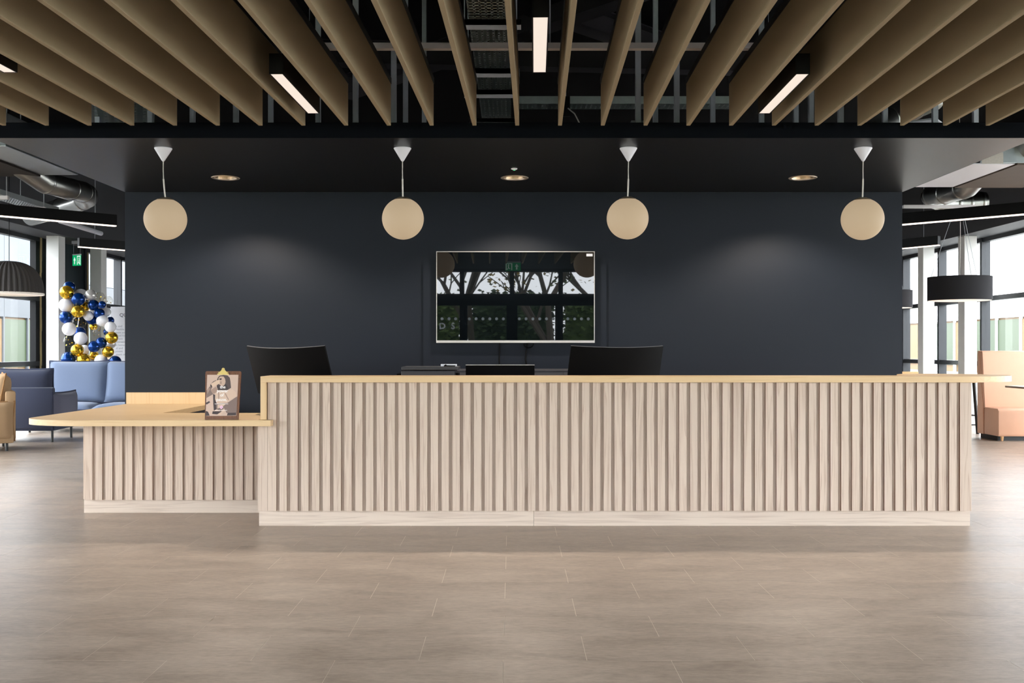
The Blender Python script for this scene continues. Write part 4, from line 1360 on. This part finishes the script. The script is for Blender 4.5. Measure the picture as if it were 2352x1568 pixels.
def building(label, x, s, mats):
    t = thing('office_building', label, 'building', (x, 0, -.25))
    e = .4 * s
    a, b = sorted((0, 6 * s))
    def slab(name, m, z0, z1, y0, y1, off=0.0):
        xs = sorted((off, 6 * s))
        return box(xs[0], xs[1], y0, y1, z0, z1).build(name, m, t)
    slab('plinth', 'paving', 0, .5, 24, 66, 0)
    slab('core', mats[2], .5, 2.8, 24, 66, .12 * s)
    y = 24.0
    i = 0
    while y < 65.9:                                   # window strip: panes between posts
        mm = ('tree_reflection_glass', mats[2], 'tree_reflection_glass')[i % 3]  # green and tan panes carry painted tree reflections
        box(*sorted((.06 * s, .11 * s)), y + .06, y + 1.94, .8, 2.72).build('pane', mm, t)
        box(*sorted((.0, .10 * s)), y - .05, y + .05, .5, 2.8).build('post', mats[0], t)
        y += 2.0; i += 1
    for k, (z0, z1) in enumerate(((2.8, 4.54), (4.56, 6.3), (6.32, 8.2))):
        y = 24.0
        while y < 65.9:
            box(*sorted((0, .15 * s)), y + .01, y + 3.99, z0, z1).build('cladding_panel', mats[k > 0], t)
            y += 4.0
    slab('upper_core', mats[1], 2.8, 8.2, 24, 66, .16 * s)
    return t
building('pale clad office building outside the right windows', 20.0, 1, ('cladding_white', 'cladding_white', 'cladding_tan'))
building('grey and white clad building outside the left windows', -20.0, -1, ('cladding_grey', 'cladding_blue', 'cladding_tan'))


def tree(label, loc, h, seed, m):
    rn = random.Random(seed)
    t = thing('tree', label, 'tree', loc, group='trees before the entrance')
    mb = MB()
    tips = []
    def grow(p, d, ln, r, lev):
        q1 = p + d * ln * .5 + Vector((rn.uniform(-.1, .1), rn.uniform(-.1, .1), 0)) * ln * .4
        q2 = p + d * ln
        mb.tube([p, q1, q2], [r, r * .85, r * .68], 6)
        tips.append((q2, lev))
        if lev < 4:
            for k in range(3 if lev else 4):
                a = rn.uniform(0, 2 * PI)
                nd = (d + Vector((math.cos(a), math.sin(a), rn.uniform(0, .5))) * rn.uniform(.5, .9)).normalized()
                grow(q2 if k < 2 else q1, nd, ln * rn.uniform(.6, .8), r * .6, lev + 1)
    grow(Vector((0, 0, -.1)), Vector((0, 0, 1)), h * .36, .16, 0)
    mb.build('trunk', 'bark', t, smooth=True)
    lf = MB()
    for p, lev in tips:
        if lev >= 3:
            for k in range(5):
                c = p + Vector((rn.gauss(0, .35), rn.gauss(0, .35), rn.gauss(0, .3)))
                T = Matrix.Translation(c) @ Matrix.Rotation(rn.uniform(0, 6), 4, 'Z') @ Matrix.Rotation(rn.uniform(0, 3), 4, 'X')
                lf.add([(-.09, 0, 0), (0, -.06, .01), (.1, 0, 0), (0, .06, .01)], [(0, 1, 2, 3)], T=T)
    o = lf.build('foliage', m, t)
    o['kind'] = 'stuff'
    return t
for i, (x, y, h, m) in enumerate(((-7.5, -17, 9, 'leaf'), (-4.2, -14, 8, 'leaf_autumn'), (-1.6, -18, 10, 'leaf'), (1.2, -15, 8.5, 'leaf_autumn'), (3.8, -17, 9, 'leaf'), (7.2, -14.5, 8, 'leaf'))):
    tree('%s of the row of trees before the entrance' % ('first from the left', 'second from the left', 'third from the left', 'fourth from the left', 'fifth from the left', 'last')[i], (x, y, -.2), h, 20 + i, m)
for i in range(9):                                    # tall hedge sections closing the view
    rn = random.Random(50 + i)
    mb = MB()
    for k in range(2600):
        T = Matrix.Translation((rn.uniform(-1.7, 1.7), rn.uniform(-.6, .6), rn.uniform(0, 3.9) * rn.uniform(.85, 1))) @ Matrix.Rotation(rn.uniform(0, 6), 4, 'Z') @ Matrix.Rotation(rn.uniform(0, 3), 4, 'X')
        mb.add([(-.14, 0, 0), (0, -.09, .03), (.15, 0, 0), (0, .09, .03)], [(0, 1, 2, 3)], T=T)
    mb.box(-1.6, 1.6, -.3, .3, 0, 3.3)
    hd = mb.build('hedge', ('leaf', 'leaf_dark', 'leaf')[i % 3], loc=(-15.2 + i * 3.8, -23, -.2))
    tag(hd, 'tall green hedge section, %s of nine behind the entrance trees' % ('first', 'second', 'third', 'fourth', 'fifth', 'sixth', 'seventh', 'eighth', 'last')[i], 'hedge', 'hedge sections before the entrance')
